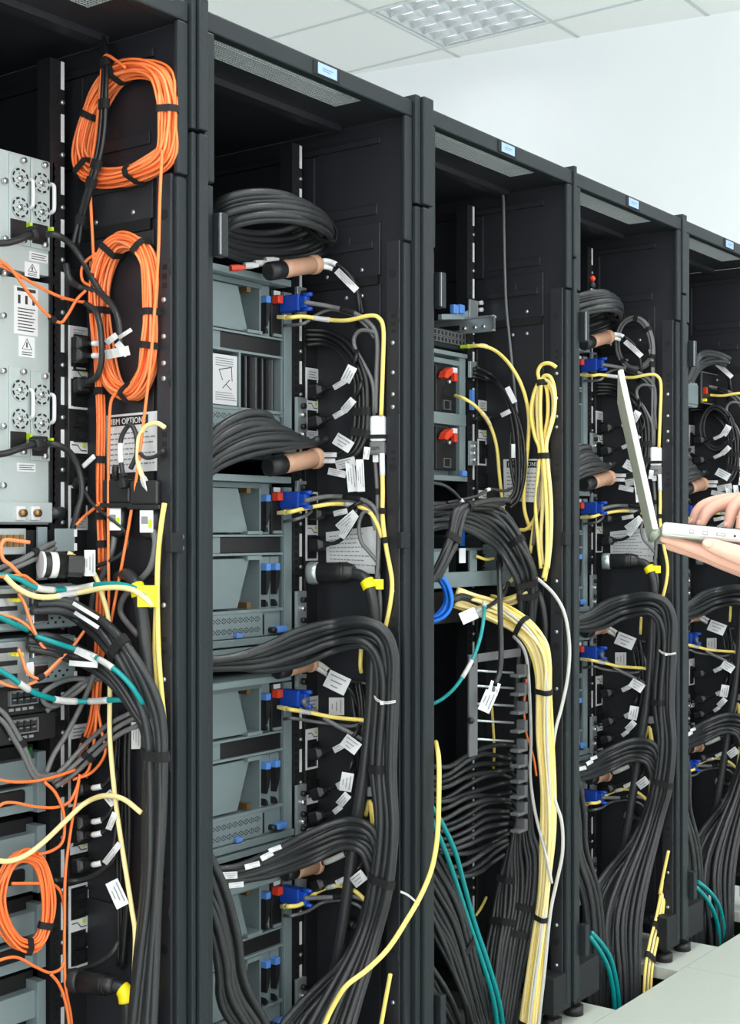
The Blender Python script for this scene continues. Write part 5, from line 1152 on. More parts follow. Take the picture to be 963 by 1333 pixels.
# yellow cables
cable(R, 'yellow patch lead arching from the switch over the third rack', [onY(609, 451, YE-.02), (622, 450, .05), (632, 451, .06), (648, 459, .065), (665, 477, .065), (680, 505, .06), (688, 540, .055), (687, 580, .05), (683, 620, .05), (682, 660, .04), (690, 690, .03)], .0046, 'yellow', plug=('rj', 'lime'), sleeves=((.14, .22, 'cream'),), name='patch_lead')
cable(R, 'yellow patch lead arching from the red levered supply, third rack', [onY(592, 515, YE-.02), (604, 519, .05), (620, 530, .06), (636, 550, .06), (646, 580, .055), (650, 620, .05), (654, 655, .045), (656, 672, .04)], .0042, 'yellow', sleeves=((.35, .45, 'cream'),), name='patch_lead')
st = []
TOPC = [[(702, 492), (700, 482), (706, 474), (716, 473), (723, 478)], [(706, 492), (708, 486), (716, 490), (722, 505), (722, 535)]]
LOOPS = [[(700, 500), (694, 520), (693, 545), (697, 570), (703, 585), (703, 610), (700, 650), (694, 690), (690, 720)],
         [(701, 498), (699, 525), (700, 555), (702, 575), (704, 590), (707, 620), (706, 660), (704, 700), (706, 735)],
         [(704, 498), (703, 530), (704, 560), (706, 580), (707, 600), (710, 640), (712, 690), (711, 730), (707, 752)],
         [(706, 494), (712, 510), (713, 540), (709, 566), (708, 590), (713, 630), (716, 680), (714, 725), (709, 756)],
         [(705, 492), (717, 500), (722, 525), (716, 555), (711, 580), (713, 605), (717, 650), (717, 700), (713, 740), (708, 760)][:9],
         [(703, 492), (694, 515), (691, 540), (696, 568), (702, 586), (700, 620), (697, 660), (700, 700), (704, 740)],
         [(707, 495), (719, 512), (719, 545), (712, 572), (708, 592), (704, 640), (698, 670), (686, 688), (676, 690)]]
for k, L in enumerate(LOOPS): st.append(spline(pts(R, [(x, y, .05 + .008*(k % 3)) for x, y in L]), 6))
o = bundle_from(R, 'yellow_hank', 'hank of yellow cable looped and tied on the side wall of the third rack', st, .0046, 'yellow', straps=(.02, .52), cat='cable hank', strap_w=.014, mats=['yellow', 'cream', 'yellow'])
put('loop_end', MB().tube(spline(pts(R, [(702, 496, .06), (700, 484, .06), (705, 475, .06), (715, 473, .06), (724, 478, .055)]), 6), .0046, 8), 'yellow', o, True)
put('loop_end', MB().tube(spline(pts(R, [(704, 496, .06), (709, 489, .06), (717, 492, .06), (722, 510, .055), (721, 540, .05), (714, 566, .05), (709, 584, .05)]), 6), .0046, 8), 'yellow', o, True)
cable(R, 'grey lead running down inside the yellow hank, third rack', [(701, 565, .045), (702, 600, .06), (700, 640, .065), (697, 680, .06), (694, 710, .05)], .0046, 'cable_grey')
fan(R, 'yellow_bundle', 'wide bundle of yellow cables curving down to the floor of the third rack', [(596, 766, .11), (622, 774, .12), (650, 784, .12), (676, 800, .12), (698, 818, .11), (713, 840, .10), (717, 866, .09), (716, 900, .08), (718, 960, .075), (722, 1030, .075), (722, 1090, .075), (714, 1160, .075), (708, 1220, .08), (702, 1280, .09), (696, 1345, .10), (690, 1440, .11), (686, 1600, .12)],
    [(590, 790, .10), (615, 796, .11), (640, 806, .12), (662, 818, .12), (678, 832, .115), (690, 850, .105), (698, 872, .09), (700, 900, .08), (699, 960, .075), (704, 1030, .075), (704, 1090, .075), (703, 1160, .075), (694, 1220, .08), (684, 1280, .09), (675, 1345, .10), (668, 1440, .11), (664, 1600, .12)],
    15, .0040, 'yellow', straps=(.22, .44, .72, .86), joff=.030, jit=.004, mats=['yellow', 'cream', 'cream', 'yellow', 'cream', 'cable_white', 'cream'], strap_w=.012, sub=7)
fan(R, 'patch_leads', 'loose cream and yellow patch leads behind the hanging connector, third rack', [(640, 774, .08), (656, 780, .09), (672, 776, .08), (690, 768, .06), (700, 762, .04)], [(632, 790, .07), (650, 792, .08), (668, 786, .07), (684, 778, .05), (694, 772, .03)], 5, .004, 'yellow', mats=['yellow', 'cream', 'cream'], joff=.02)
cable(R, 'pale cable with dark stripe under the black elbow, third rack', [(656, 766, .06), (664, 757, .07), (674, 747, .07), (682, 740, .05)], .0048, 'cream')
cable(R, 'yellow lead dipping behind the tray, third rack', [(618, 682, .06), (630, 694, .07), (642, 708, .07), (650, 720, .06)], .0036, 'yellow')
cable(R, 'yellow lead in the tray cut-out, third rack', [(620, 724, .1), (632, 728, .1), (642, 727, .1)], .0036, 'yellow')
cable(R, 'thin yellow lead hanging behind the cable manager, third rack', [(640, 920, .05), (642, 950, .05), (643, 975, .045), (642, 1000, .03)], .0036, 'yellow')
cable(R, 'short yellow lead low in the gap between black cables, third rack', [(619, 1192, .03), (626, 1182, .035), (633, 1168, .03)], .0036, 'yellow')
# white and orange leads
cable(R, 'long white cable bowing out to the post of the third rack', [(692, 748, .07), (704, 757, .075), (722, 775, .07), (735, 800, .06), (741, 840, .05), (739, 880, .05), (731, 920, .055), (722, 955, .065), (718, 1000, .075), (722, 1040, .08), (731, 1070, .07), (732, 1110, .065), (724, 1150, .07), (716, 1190, .08), (708, 1270, .09), (700, 1345, .1), (694, 1440, .11), (690, 1600, .12)], .0042, 'cable_white')
cable(R, 'white cable hanging left of the yellow bundle, third rack', [(668, 828, .10), (680, 842, .10), (686, 862, .09), (689, 900, .08), (691, 960, .075), (690, 1010, .075), (697, 1060, .085), (710, 1110, .10), (718, 1150, .1)], .0040, 'cable_white')
cable(R, 'thin orange fibre left of the yellow bundle, third rack', [(685, 884, .06), (682, 920, .065), (685, 955, .06), (694, 985, .05), (698, 1010, .04)], .0028, 'orange')
# teal cables
cable(R, 'teal cable hanging from the grey connector to the left, third rack', [(630, 784, .15), (630, 800, .17), (625, 830, .19), (614, 860, .195), (596, 890, .19), (578, 908, .17), (560, 918, .15)], .0042, 'teal', sleeves=((.02, .08, 'cable_white'), (.52, .62, 'cable_white')))
fan(R, 'teal_pair', 'pair of teal cables slanting down over the black bundles, third rack', [(562, 1050, .16), (576, 1075, .17), (592, 1110, .17), (604, 1150, .16), (618, 1200, .15), (634, 1250, .15), (648, 1300, .15), (655, 1345, .15), (658, 1430, .15), (659, 1600, .15)], [(562, 1070, .16), (572, 1092, .17), (584, 1120, .17), (598, 1160, .16), (612, 1205, .15), (628, 1255, .15), (641, 1300, .15), (648, 1345, .15), (650, 1430, .15), (651, 1600, .15)], 2, .0056, 'teal', joff=.01, jit=.002)
ropes(R, 'blue_coil', 'bright blue cable coil at the left edge of the third rack', [onY(560, 748, .13), onY(574, 752, .12), onY(583, 768, .11), onY(584, 788, .11), onY(574, 802, .12), onY(558, 806, .14), onY(545, 795, .16), onY(545, 765, .16)], 6, .010, .0042, 'blue_coil', closed=True, cat='cable coil', strap_w=.01)
# black bundles
fan(R, 'cable_bundle', 'heavy black cable bundle crossing from the tray to the side wall, third rack', [(560, 655, .10), (590, 655, .11), (620, 656, .11), (645, 662, .11), (664, 676, .11), (682, 706, .10), (694, 736, .08), (696, 760, .06), (694, 800, .045), (688, 860, .035), (680, 930, .03)], [(560, 690, .10), (584, 684, .12), (606, 686, .13), (628, 700, .13), (648, 718, .12), (662, 738, .11), (674, 756, .09), (678, 776, .07), (676, 810, .05), (672, 870, .04), (668, 930, .03)], 12, .0066, 'rubber', straps=((.46, 0, 7), .64, .72), joff=.03, jit=.005)
fan(R, 'cable_bundle', 'black cable loop hanging down left of the tray, third rack', [(662, 652, .14), (640, 652, .15), (618, 656, .16), (606, 666, .16), (600, 684, .16), (594, 706, .16), (582, 730, .16), (570, 755, .15)], [(640, 662, .14), (622, 660, .15), (600, 660, .16), (590, 670, .16), (586, 690, .16), (580, 712, .16), (570, 736, .16), (556, 760, .15)], 4, .0066, 'rubber', straps=(.30, .66), joff=.015, jit=.003)
fan(R, 'cable_bundle', 'black power leads arching beside the thin cable, third rack', [(618, 480, .02), (638, 488, .03), (654, 502, .04), (664, 522, .05), (675, 550, .055), (681, 585, .055), (682, 620, .055), (676, 648, .06), (664, 660, .08)], [(616, 488, .02), (634, 494, .03), (648, 505, .04), (658, 525, .05), (668, 555, .055), (672, 590, .055), (672, 620, .055), (668, 642, .06), (658, 655, .08)], 3, .0048, 'rubber_dk', joff=.01)
tg = LOG[R][-1]
for q0, q1, w in (((660, 504), (670, 524), 7), ((652, 541), (664, 535), 6), ((668, 578), (668, 596), 5), ((644, 661), (657, 656), 6)): tag_part(tg, R, q0, q1, w, .075, False)
cable(R, 'black lead slanting across the strip to the arched leads, third rack', [(618, 545, .04), (636, 544, .05), (652, 540, .05), (664, 534, .04)], .0042, 'rubber_dk')
cable(R, 'second black lead to the arched leads, looping below, third rack', [(665, 560, .05), (664, 590, .055), (667, 620, .06), (672, 640, .06)], .0042, 'rubber_dk')
cable(R, 'thin dark lead with pale end across the cable mass, third rack', [(582, 654, .14), (604, 650, .15), (622, 645, .15), (637, 637, .15), (656, 639, .14), (668, 635, .1)], .0036, 'rubber', sleeves=((.56, .62, 'cable_white'),))
cable(R, 'thin black lead with white tag in front of the loop, third rack', [(560, 628, .14), (578, 632, .15), (592, 642, .15), (604, 656, .15), (614, 664, .13)], .0036, 'rubber', sleeves=((.66, .8, 'white'),))
cable(R, 'long thin grey cable hanging from the roof of the third rack', [(651, 240, .02), (655, 258, .03), (656, 300, .035), (657, 350, .035), (659, 400, .035), (664, 450, .035), (668, 490, .035), (672, 530, .03), (676, 570, .03), (682, 620, .03)], .0034, 'cable_grey')
fan(R, 'cable_bundle', 'wavy black cables fanned through the cable manager fingers, upper half, third rack', [(560, 1002, .07), (582, 1000, .09), (606, 984, .10), (628, 972, .10), (650, 970, .09), (668, 976, .075)], [(560, 1066, .07), (582, 1062, .09), (604, 1052, .10), (626, 1046, .10), (648, 1042, .09), (668, 1038, .075)], 8, .0058, 'rubber', joff=.03, jit=.012)
fan(R, 'cable_bundle', 'wavy black cables fanned through the cable manager fingers, lower half, third rack', [(560, 1068, .07), (582, 1070, .09), (606, 1062, .10), (628, 1050, .10), (650, 1046, .09), (668, 1044, .075)], [(570, 1132, .07), (588, 1142, .09), (606, 1144, .10), (624, 1136, .10), (640, 1122, .09), (660, 1108, .075)], 9, .0058, 'rubber', joff=.03, jit=.012)
fan(R, 'cable_bundle', 'steep black bundle falling from the cable manager to the floor, third rack', [(660, 970, .06), (682, 990, .06), (688, 1030, .06), (692, 1080, .055), (702, 1110, .05), (700, 1160, .055), (688, 1220, .07), (676, 1280, .085), (666, 1345, .10), (650, 1440, .11), (645, 1600, .12)], [(660, 1078, .06), (668, 1088, .065), (660, 1110, .07), (652, 1140, .08), (644, 1175, .085), (640, 1205, .09), (634, 1240, .10), (630, 1290, .11), (622, 1345, .12), (616, 1440, .12), (612, 1600, .12)], 12, .0060, 'rubber', straps=((.36, 6, 12), (.52, 6, 12), (.52, 1, 6), (.58, 1, 6)), joff=.02, jit=.004)
fan(R, 'cable_bundle', 'black bundle slanting down from the left post, third rack', [(552, 1085, .14), (576, 1125, .15), (596, 1165, .15), (610, 1210, .15), (622, 1260, .14), (634, 1310, .13), (640, 1350, .13), (646, 1440, .12), (648, 1600, .12)], [(552, 1180, .12), (566, 1215, .13), (580, 1245, .14), (592, 1275, .14), (604, 1305, .14), (610, 1330, .13), (614, 1350, .13), (618, 1440, .12), (622, 1600, .12)], 12, .0060, 'rubber', straps=((.40, 0, 5),), joff=.03, jit=.004)
fan(R, 'cable_bundle', 'black cables at the foot of the left post, third rack', [(552, 1240, .13), (566, 1262, .14), (580, 1290, .14), (592, 1320, .13), (600, 1350, .12), (606, 1440, .12), (608, 1600, .12)], [(552, 1290, .12), (562, 1305, .13), (570, 1320, .13), (576, 1335, .12), (580, 1350, .12), (584, 1440, .12), (586, 1600, .12)], 5, .0060, 'rubber', joff=.02)
cable(R, 'thick black cable running down behind the white cable, third rack', [(694, 762, .04), (704, 780, .045), (709, 810, .04), (708, 850, .03), (704, 880, .02)], .0075, 'rubber')
# hanging connectors
t = cable(R, 'black lead with a white tagged connector hanging over the cable manager, third rack', [(650, 716, .10), (650, 750, .14), (651, 800, .18), (652, 850, .195), (650, 875, .195), (645, 890, .195)], .0062, 'rubber', straps=(.12,))
tag_part(t, R, (640, 900), (629, 926), 16, .21); tag_part(t, R, (641, 886), (637, 900), 4, .205, False, m='chrome', name='latch_arm'); tag_part(t, R, (650, 890), (645, 906), 4, .205, False, m='chrome', name='latch_arm')
p = S(R, 643, 895, .198); d = (S(R, 636, 912, .198) - p).normalized(); put('connector', MB().loft(p, p + d*.04, [(0, .008, .006), (.3, .013, .007), (1, .013, .007)], n=10, p=5), 'chrome', t)
t = cable(R, 'grey lead with a pale metal connector lying over the yellow bundle, third rack', [(662, 758, .10), (656, 772, .12), (644, 784, .135), (632, 791, .14), (622, 795, .14)], .005, 'rubber')
p = S(R, 626, 794, .145); d = (S(R, 598, 808, .145) - p).normalized(); put('connector', MB().loft(p, p + d*.052, [(0, .008, .007), (.3, .014, .010), (1, .014, .010)], n=10, p=5), 'silver', t, bev=.001)
tag_part(t, R, (600, 806), (620, 797), 16, .158, False, .02)
cable(R, 'black oval lead end above the patch panel, third rack', [(588, 782, .12), (600, 777, .125), (612, 780, .125), (620, 787, .12)], .0085, 'rubber_dk')
sheet(R, 'white sheet with a black heading banner in the {R}', [(655, 598), (719, 597), (719, 655), (656, 652)], 'IBM OPTIONS', off=.012, rows=7)
# yellow cable that leaves this rack round the post into the second rack
P = [onY(567, 966, .02), onY(571, 990, -.028), onY(571, 1040, -.034), onY(569, 1090, -.036), onY(562, 1130, -.036), onY(548, 1165, -.036), onY(528, 1200, -.036), onY(505, 1235, -.03), onY(478, 1262, -.02), onY(452, 1282, .0), onY(438, 1302, .02), onY(424, 1330, .04), onY(405, 1380, .06)]
cable('C', 'long yellow cable swinging out of the third rack across the post into the second', P, .0050, 'yellow')
fan('C', 'zip_tie', 'white nylon tie end poking out past the post below the second rack bundle', [onY(521, 1160, -.02), onY(530, 1164, -.03), onY(540, 1172, -.034), onY(545, 1177, -.034)], [onY(521, 1161.5, -.02), onY(530, 1165.5, -.03), onY(540, 1173.5, -.034), onY(545, 1178, -.034)], 2, .0012, 'cable_white', jit=0, joff=0, cat='zip tie', strand_name='band')
# ------------------------------------------------------------------ the same equipment stands in the fourth and the rightmost rack
index = {}
for o in bpy.data.objects:
    if o.parent is not None: index.setdefault(o.parent, []).append(o)
def relabel(s, to): return s.replace('second rack', NICK[to])
SRC = list(LOG['B'])
for to in 'DE':
    dx = Vector((XR[to] - XR['B'], 0, 0))
    for o in SRC:
        l = o['label']
        if to == 'E' and ('coil of thick' in l or 'cable connector' in l): continue
        copy_tree(o, dx, relabel(l, to), None, index)
R = 'D'
ropes(R, 'cable_coil', 'small round grey cable coil on the side wall behind the laptop lid', [(826, 414), (840, 424), (848, 445), (847, 466), (834, 478), (818, 478), (806, 464), (803, 442), (810, 422)], 4, .0062, .0038, 'cable_grey', off=.035, closed=True, cat='cable coil', straps=(.0, .15, .32, .62), strap_w=.012)
fan(R, 'cable_bundle', 'grey leads running down from the small coil in the fourth rack', [(849, 455, .035), (851, 480, .035), (852, 520, .035), (853, 560, .035)], [(845, 455, .03), (847, 480, .03), (848, 520, .03), (849, 560, .03)], 3, .0034, 'cable_grey', straps=(.3,))

fan('D', 'yellow_bundle', 'yellow cables dropping into the floor opening beside the fourth rack bundle', [onY(x, y, Y_) for x, y, Y_ in ((868, 1110, .05), (866, 1150, .045), (862, 1190, .04), (855, 1225, .035), (849, 1258, .03), (847, 1300, .03), (847, 1370, .03))], [onY(x, y, Y_) for x, y, Y_ in ((866, 1110, .05), (862, 1150, .045), (855, 1190, .04), (846, 1225, .035), (840, 1258, .03), (838, 1300, .03), (838, 1370, .03))], 3, .0042, 'yellow', mats=['yellow', 'cream'], straps=(.42, .62), joff=.01, jit=.001)
fan('D', 'teal_pair', 'pair of teal cables dropping into the floor opening of the fourth rack', [(770, 1214, .2), (784, 1230, .2), (795, 1250, .2), (802, 1280, .2), (806, 1310, .2), (808, 1360, .2)], [(768, 1220, .2), (780, 1238, .2), (790, 1258, .2), (797, 1285, .2), (800, 1312, .2), (802, 1360, .2)], 2, .0062, 'teal', joff=.01, jit=.001)
fan('E', 'teal_pair', 'pair of teal cables dropping into the floor opening of the rightmost rack', [(908, 1148, .2), (922, 1160, .2), (934, 1176, .2), (941, 1200, .2), (943, 1226, .2), (943, 1280, .2)], [(906, 1155, .2), (918, 1168, .2), (928, 1186, .2), (934, 1206, .2), (936, 1230, .2), (936, 1280, .2)], 2, .0066, 'teal', joff=.01, jit=.001)
ropes('E', 'cable_coil', 'round dark cable coil hanging high in the rightmost rack', [(930, 530), (946, 540), (953, 560), (946, 578), (930, 585), (917, 574), (913, 556), (918, 538)], 4, .008, .0042, 'rubber', off=.05, closed=True, cat='cable coil', straps=(.6,), strap_w=.01)
fan('E', 'cable_bundle', 'thick black cables bunched on top of the equipment, rightmost rack', [(892, 500, .12), (906, 466, .14), (920, 457, .13), (938, 460, .11), (950, 468, .08)], [(892, 520, .10), (905, 488, .12), (916, 477, .12), (932, 472, .11), (946, 474, .08)], 5, .0075, 'rubber', joff=.02)
t = root('terminal_box', onY(930, 505, .16), 'dark terminal box with pale edge below the black cables, rightmost rack', 'terminal box')
x0, x1 = onY(912, 500, .16).x, onY(940, 500, .16).x; z0, z1 = onY(925, 527, .16).z, onY(925, 486, .16).z
put('shell', MB().box(x0, x1, .16, .28, z0, z1), 'rubber_dk', t, bev=.002); put('rim', ringbox(MB(), x0, x1, z0, z1, .003, .157, .16), 'cable_grey', t)
put('jack', MB().box(x0+.02, x0+.03, .150, .16, z0+.03, z0+.05), 'latch_red', t); put('jack', MB().box(x0+.008, x0+.02, .148, .16, z0+.006, z0+.014), 'tape', t)
t = root('junction_box', onY(903, 515, .12), 'small grey box beside the left post of the rightmost rack', 'junction box')
x0, x1 = onY(893, 500, .12).x, onY(908, 500, .12).x; put('shell', MB().box(x0, x1, .12, .2, onY(903, 530, .12).z, onY(903, 498, .12).z), 'blade', t, bev=.003)
put('lid', MB().box(x0+.004, x1-.004, .116, .121, onY(903, 527, .12).z, onY(903, 501, .12).z), 'blade_dk', t, bev=.002)
t = root('toy_figure', onY(772, 385, .09), 'tiny red and grey figure standing above the cables of the fourth rack', 'figurine')
p = onY(771, 385, .09)
for s in (-1, 1): put('leg', MB().cyl(p + Vector((s*.006, 0, 0)), p + Vector((s*.004, 0, .018)), .004, 8), 'cable_white', t, True)
put('torso', MB().loft(p + Vector((0, 0, .017)), p + Vector((0, 0, .036)), [(0, .008, .006), (.6, .011, .007), (1, .005, .005)], n=10), 'frame', t, True)
put('head', MB().loft(p + Vector((0, 0, .036)), p + Vector((0, 0, .052)), [(0, .003, .003), (.3, .007, .007), (.7, .0075, .0075), (1, .003, .003)], n=10), 'latch_red', t, True)
# ------------------------------------------------------------------ laptop
def CP(px, py, Z): return atD(px, py, Z)
H0 = CP(857.5, 689, 1.90)                               # near end of the hinge
U = (RGT*1.0 - UPV*.112).normalized()          # from the hinge towards the person
Wd = (CP(849, 700, 2.225) - H0).normalized()             # along the hinge, away from the camera
U = (U - Wd*U.dot(Wd)).normalized(); Nn = Wd.cross(U).normalized()
if Nn.z < 0: Nn = -Nn
LW, LD = .33, .232
lp = root('laptop', H0 + U*.1 + Wd*.16, 'open silver laptop held up by two hands in front of the racks', 'laptop')
def slab(name, o, a, b, c, la, lb, c0, c1, m, parent, bev=0, taper=0):
    V = []
    for k, cc in enumerate((c0, c1)):
        for i, j in ((0, 0), (1, 0), (1, 1), (0, 1)):
            q = cc + (taper*i if k == 0 else 0); V.append(o + a*(la*i) + b*(lb*j) + c*q)
    return put(name, MB().add(V, [(0,3,2,1),(4,5,6,7),(0,1,5,4),(1,2,6,5),(2,3,7,6),(3,0,4,7)]), m, parent, bev=bev)
slab('base', H0 + U*.004, U, Wd, Nn, LD, LW, -.009, .011, 'silver', lp, .005, .004)
kb = slab('keyboard_bed', H0 + U*.03 + Wd*.02, U, Wd, Nn, .105, LW-.04, .0108, .0115, 'mid_grey', lp)
keys = MB()
for i in range(6):
    for j in range(14):
        o = H0 + U*(.033 + .017*i) + Wd*(.024 + .0203*j) + Nn*.0115
        keys.obox(o + U*.0072 + Wd*.009 + Nn*.0008, U, Wd, Nn, .0068, .0086, .0009)
put('keys', keys, 'rubber_dk', kb, kind='stuff')
slab('trackpad', H0 + U*.150 + Wd*.11, U, Wd, Nn, .065, .11, .0108, .0114, 'silver_lid', lp)
# ports along the near edge
def edge_at(u, n_): return H0 + U*(.004+u) + Nn*n_ - Wd*.0005
for u, hw, hh, m in ((.040, .0030, .0028, 'print_grey'), (.058, .0035, .0028, 'print_grey'), (.079, .0062, .0022, 'print_grey'), (.0975, .0015, .0015, 'black')):
    pt = put('port', MB().obox(edge_at(u, .0015), U, Nn, Wd, hw, hh, .0008), m, lp)
    if hw > .002: put('port_mouth', MB().obox(edge_at(u, .0015) - Wd*.0006, U, Nn, Wd, hw*.72, hh*.55, .0006), 'silver', pt)
put('edge_slot', MB().obox(edge_at(.022, -.0065), U, Nn, Wd, .009, .0008, .0007), 'silver_lid', lp)
put('hinge', MB().cyl(H0 + Wd*.02 - U*.002 - Nn*.003, H0 + Wd*(LW-.02) - U*.002 - Nn*.003, .006, 10), 'silver_lid', lp, True)
Ld = (CP(812, 479, 1.90) - H0); Ll = Ld.length; Ld = (Ld - Wd*Ld.dot(Wd)).normalized(); Ln = Wd.cross(Ld).normalized()
if Ln.dot(U) < 0: Ln = -Ln                               # towards the screen side
lid = slab('lid', H0 - U*.002, Ld, Wd, Ln, Ll, LW, -.0068, .0, 'silver_lid', lp, .002)
slab('lid_rim', H0 - U*.002 - Wd*.0012, Ld, Wd, Ln, Ll, .004, -.0045, .0012, 'white', lid, .001)
slab('screen', H0 + Ld*.012 + Wd*.010, Ld, Wd, Ln, Ll-.022, LW-.02, .0, .0006, 'black', lid)

# ------------------------------------------------------------------ the person holding it
def limb(mb, joints, n=12, cap0=True, cap1=True, sub=5):
    P = spline([j[0] for j in joints], sub); rad = []
    m = len(joints)
    for i in range(len(P)):
        f = i/(len(P)-1)*(m-1); k = min(int(f), m-2); rad.append(joints[k][1]*(1-(f-k)) + joints[k+1][1]*(f-k))
    if cap1:
        d = (P[-1]-P[-2]).normalized(); r = rad[-1]; e = P[-1]
        P += [e + d*r*.5, e + d*r*.85, e + d*r*1.0]; rad += [r*.87, r*.53, r*.12]
    if cap0:
        d = (P[0]-P[1]).normalized(); r = rad[0]; e = P[0]
        P = [e + d*r*1.0, e + d*r*.85, e + d*r*.5] + P; rad = [r*.12, r*.53, r*.87] + rad
    mb.tube(P, rad, n)
def blob(mb, c, ax, ay, az, n=12, m=8):
    V = [c - az]; fs = []
    for k in range(1, m):
        ph = math.pi*k/m
        for i in range(n):
            th = 2*math.pi*i/n; V.append(c - az*math.cos(ph) + (ax*math.cos(th) + ay*math.sin(th))*math.sin(ph))
    V.append(c + az); L = len(V)-1
    for i in range(n): fs.append((0, 1+(i+1) % n, 1+i)); fs.append((L, 1+(m-2)*n+i, 1+(m-2)*n+(i+1) % n))
    for k in range(m-2):
        for i in range(n): a = 1+k*n; fs.append((a+i, a+(i+1) % n, a+n+(i+1) % n, a+n+i))
    mb.add(V, fs)
def fused(mb, voxel, smooth=6):
    me = bpy.data.meshes.new('fuse'); me.from_pydata([tuple(v) for v in mb.v], [], mb.f); o = bpy.data.objects.new('fuse', me); COL.objects.link(o)
    r = o.modifiers.new('r', 'REMESH'); r.mode = 'VOXEL'; r.voxel_size = voxel
    s = o.modifiers.new('s', 'SMOOTH'); s.factor = .5; s.iterations = smooth
    dg = bpy.context.evaluated_depsgraph_get(); e = bpy.data.meshes.new_from_object(o.evaluated_get(dg))
    out = MB(); out.add([v.co.copy() for v in e.vertices], [tuple(p.vertices) for p in e.polygons])
    bpy.data.objects.remove(o); bpy.data.meshes.remove(me); bpy.data.meshes.remove(e); return out
PXM = 1.9/1800
# left hand under the base: palm, four fingers reaching under, thumb along the near edge
hl = MB()
limb(hl, [(CP(1085, 772, 1.90), .028), (CP(1050, 760, 1.905), .027), (CP(1020, 750, 1.92), .024)])
for Zp, dy in ((1.905, 0), (1.93, 2), (1.955, 4), (1.975, 7)):      # palm as four rays
    limb(hl, [(CP(1045, 757+dy*.5, 1.905+(Zp-1.905)*.6), .020), (CP(1010, 748+dy, Zp), .0165), (CP(972, 738+dy, Zp+.004), .0125)])
limb(hl, [(CP(985, 741, 1.898), .0125), (CP(950, 731, 1.905), .0108), (CP(915, 717.5, 1.915), .0095), (CP(885, 707, 1.925), .0080), (CP(864, 701.5, 1.935), .0062)])
limb(hl, [(CP(985, 744, 1.93), .0125), (CP(945, 733, 1.945), .0108), (CP(905, 719, 1.965), .0095), (CP(872, 710, 1.98), .0078)])
limb(hl, [(CP(985, 746, 1.955), .0120), (CP(948, 736, 1.975), .0102), (CP(912, 722, 2.0), .0090), (CP(885, 714, 2.02), .0076)])
limb(hl, [(CP(985, 748, 1.975), .0110), (CP(955, 740, 2.0), .0090), (CP(928, 728, 2.02), .0080), (CP(908, 720, 2.035), .0068)])
limb(hl, [(CP(1035, 752, 1.895), .021), (CP(1005, 738, 1.882), .0175), (CP(975, 727, 1.876), .0150), (CP(948, 718, 1.876), .0125), (CP(930, 711.5, 1.878), .0108), (CP(922, 708.5, 1.879), .0092)])
hl = fused(hl, .0022, 4)
# right hand above the keyboard
hr = MB()
limb(hr, [(CP(1055, 616, 2.035), .027), (CP(1025, 626, 2.045), .026), (CP(1000, 637, 2.05), .022)])
KN = [(CP(972, 650, 2.095), CP(938, 652, 2.095), CP(917, 658, 2.09), CP(907, 667, 2.088), CP(902, 679, 2.086), .0092),
      (CP(976, 650, 2.072), CP(946, 655, 2.07), CP(928, 661, 2.068), CP(919, 669, 2.066), CP(913, 681, 2.064), .0098),
      (CP(990, 645, 2.045), CP(972, 648, 2.043), CP(959, 656, 2.041), CP(952, 667, 2.039), CP(948, 684, 2.037), .0100),
      (CP(1000, 645, 2.02), CP(986, 652, 2.018), CP(974, 662, 2.016), CP(967, 673, 2.014), CP(963, 688, 2.012), .0092)]
for k, (a, b, c, d, e, r) in enumerate(KN):
    limb(hr, [(CP(1020, 630, 2.06-.008*k), .020), (CP(998, 640, 2.075-.014*k), .0165), (a, .0128)])
    limb(hr, [(a, .0122), (b, r*1.12), (c, r*1.04), (d, r*.95), (e, r*.78)])
limb(hr, [(CP(1025, 640, 2.02), .017), (CP(1008, 658, 2.0), .0135), (CP(995, 676, 1.998), .0115), (CP(984, 690, 2.0), .0095)])
hr = fused(hr, .0022, 4)
# the rest of the body, out of the frame to the right
def BP(lat, up, Z): return CAM + RGT*lat + UPV*up + FWD*Z
bd = MB(); FACE = -RGT; LFT = -FWD
limb(bd, [(CP(1080, 771, 1.90), .027), (BP(.74, -.085, 1.86), .036), (BP(.90, -.07, 1.80), .042), (BP(.98, .10, 1.80), .047), (BP(1.02, .24, 1.83), .055)])
limb(bd, [(CP(1050, 618, 2.035), .027), (BP(.74, .02, 2.10), .036), (BP(.86, -.03, 2.17), .042), (BP(.97, .12, 2.19), .047), (BP(1.02, .24, 2.17), .055)])
limb(bd, [(BP(1.05, -.26, 2.0), .12), (BP(1.05, -.05, 2.0), .115), (BP(1.04, .14, 2.0), .125), (BP(1.03, .26, 2.0), .075), (BP(1.015, .34, 2.0), .052), (BP(.995, .42, 2.0), .050)])
limb(bd, [(BP(1.03, .20, 1.86), .07), (BP(1.03, .22, 2.0), .09), (BP(1.03, .20, 2.14), .07)])
hc = BP(.975, .475, 2.0)
blob(bd, hc, FACE*.095, LFT*.076, UPV*.115, 16, 12); blob(bd, hc + FACE*.035 - UPV*.055, FACE*.058, LFT*.055, UPV*.062); blob(bd, hc + FACE*.068 - UPV*.098, FACE*.024, LFT*.026, UPV*.020)
blob(bd, hc + FACE*.10 - UPV*.018, FACE*.018, LFT*.012, UPV*.022, 8, 6)
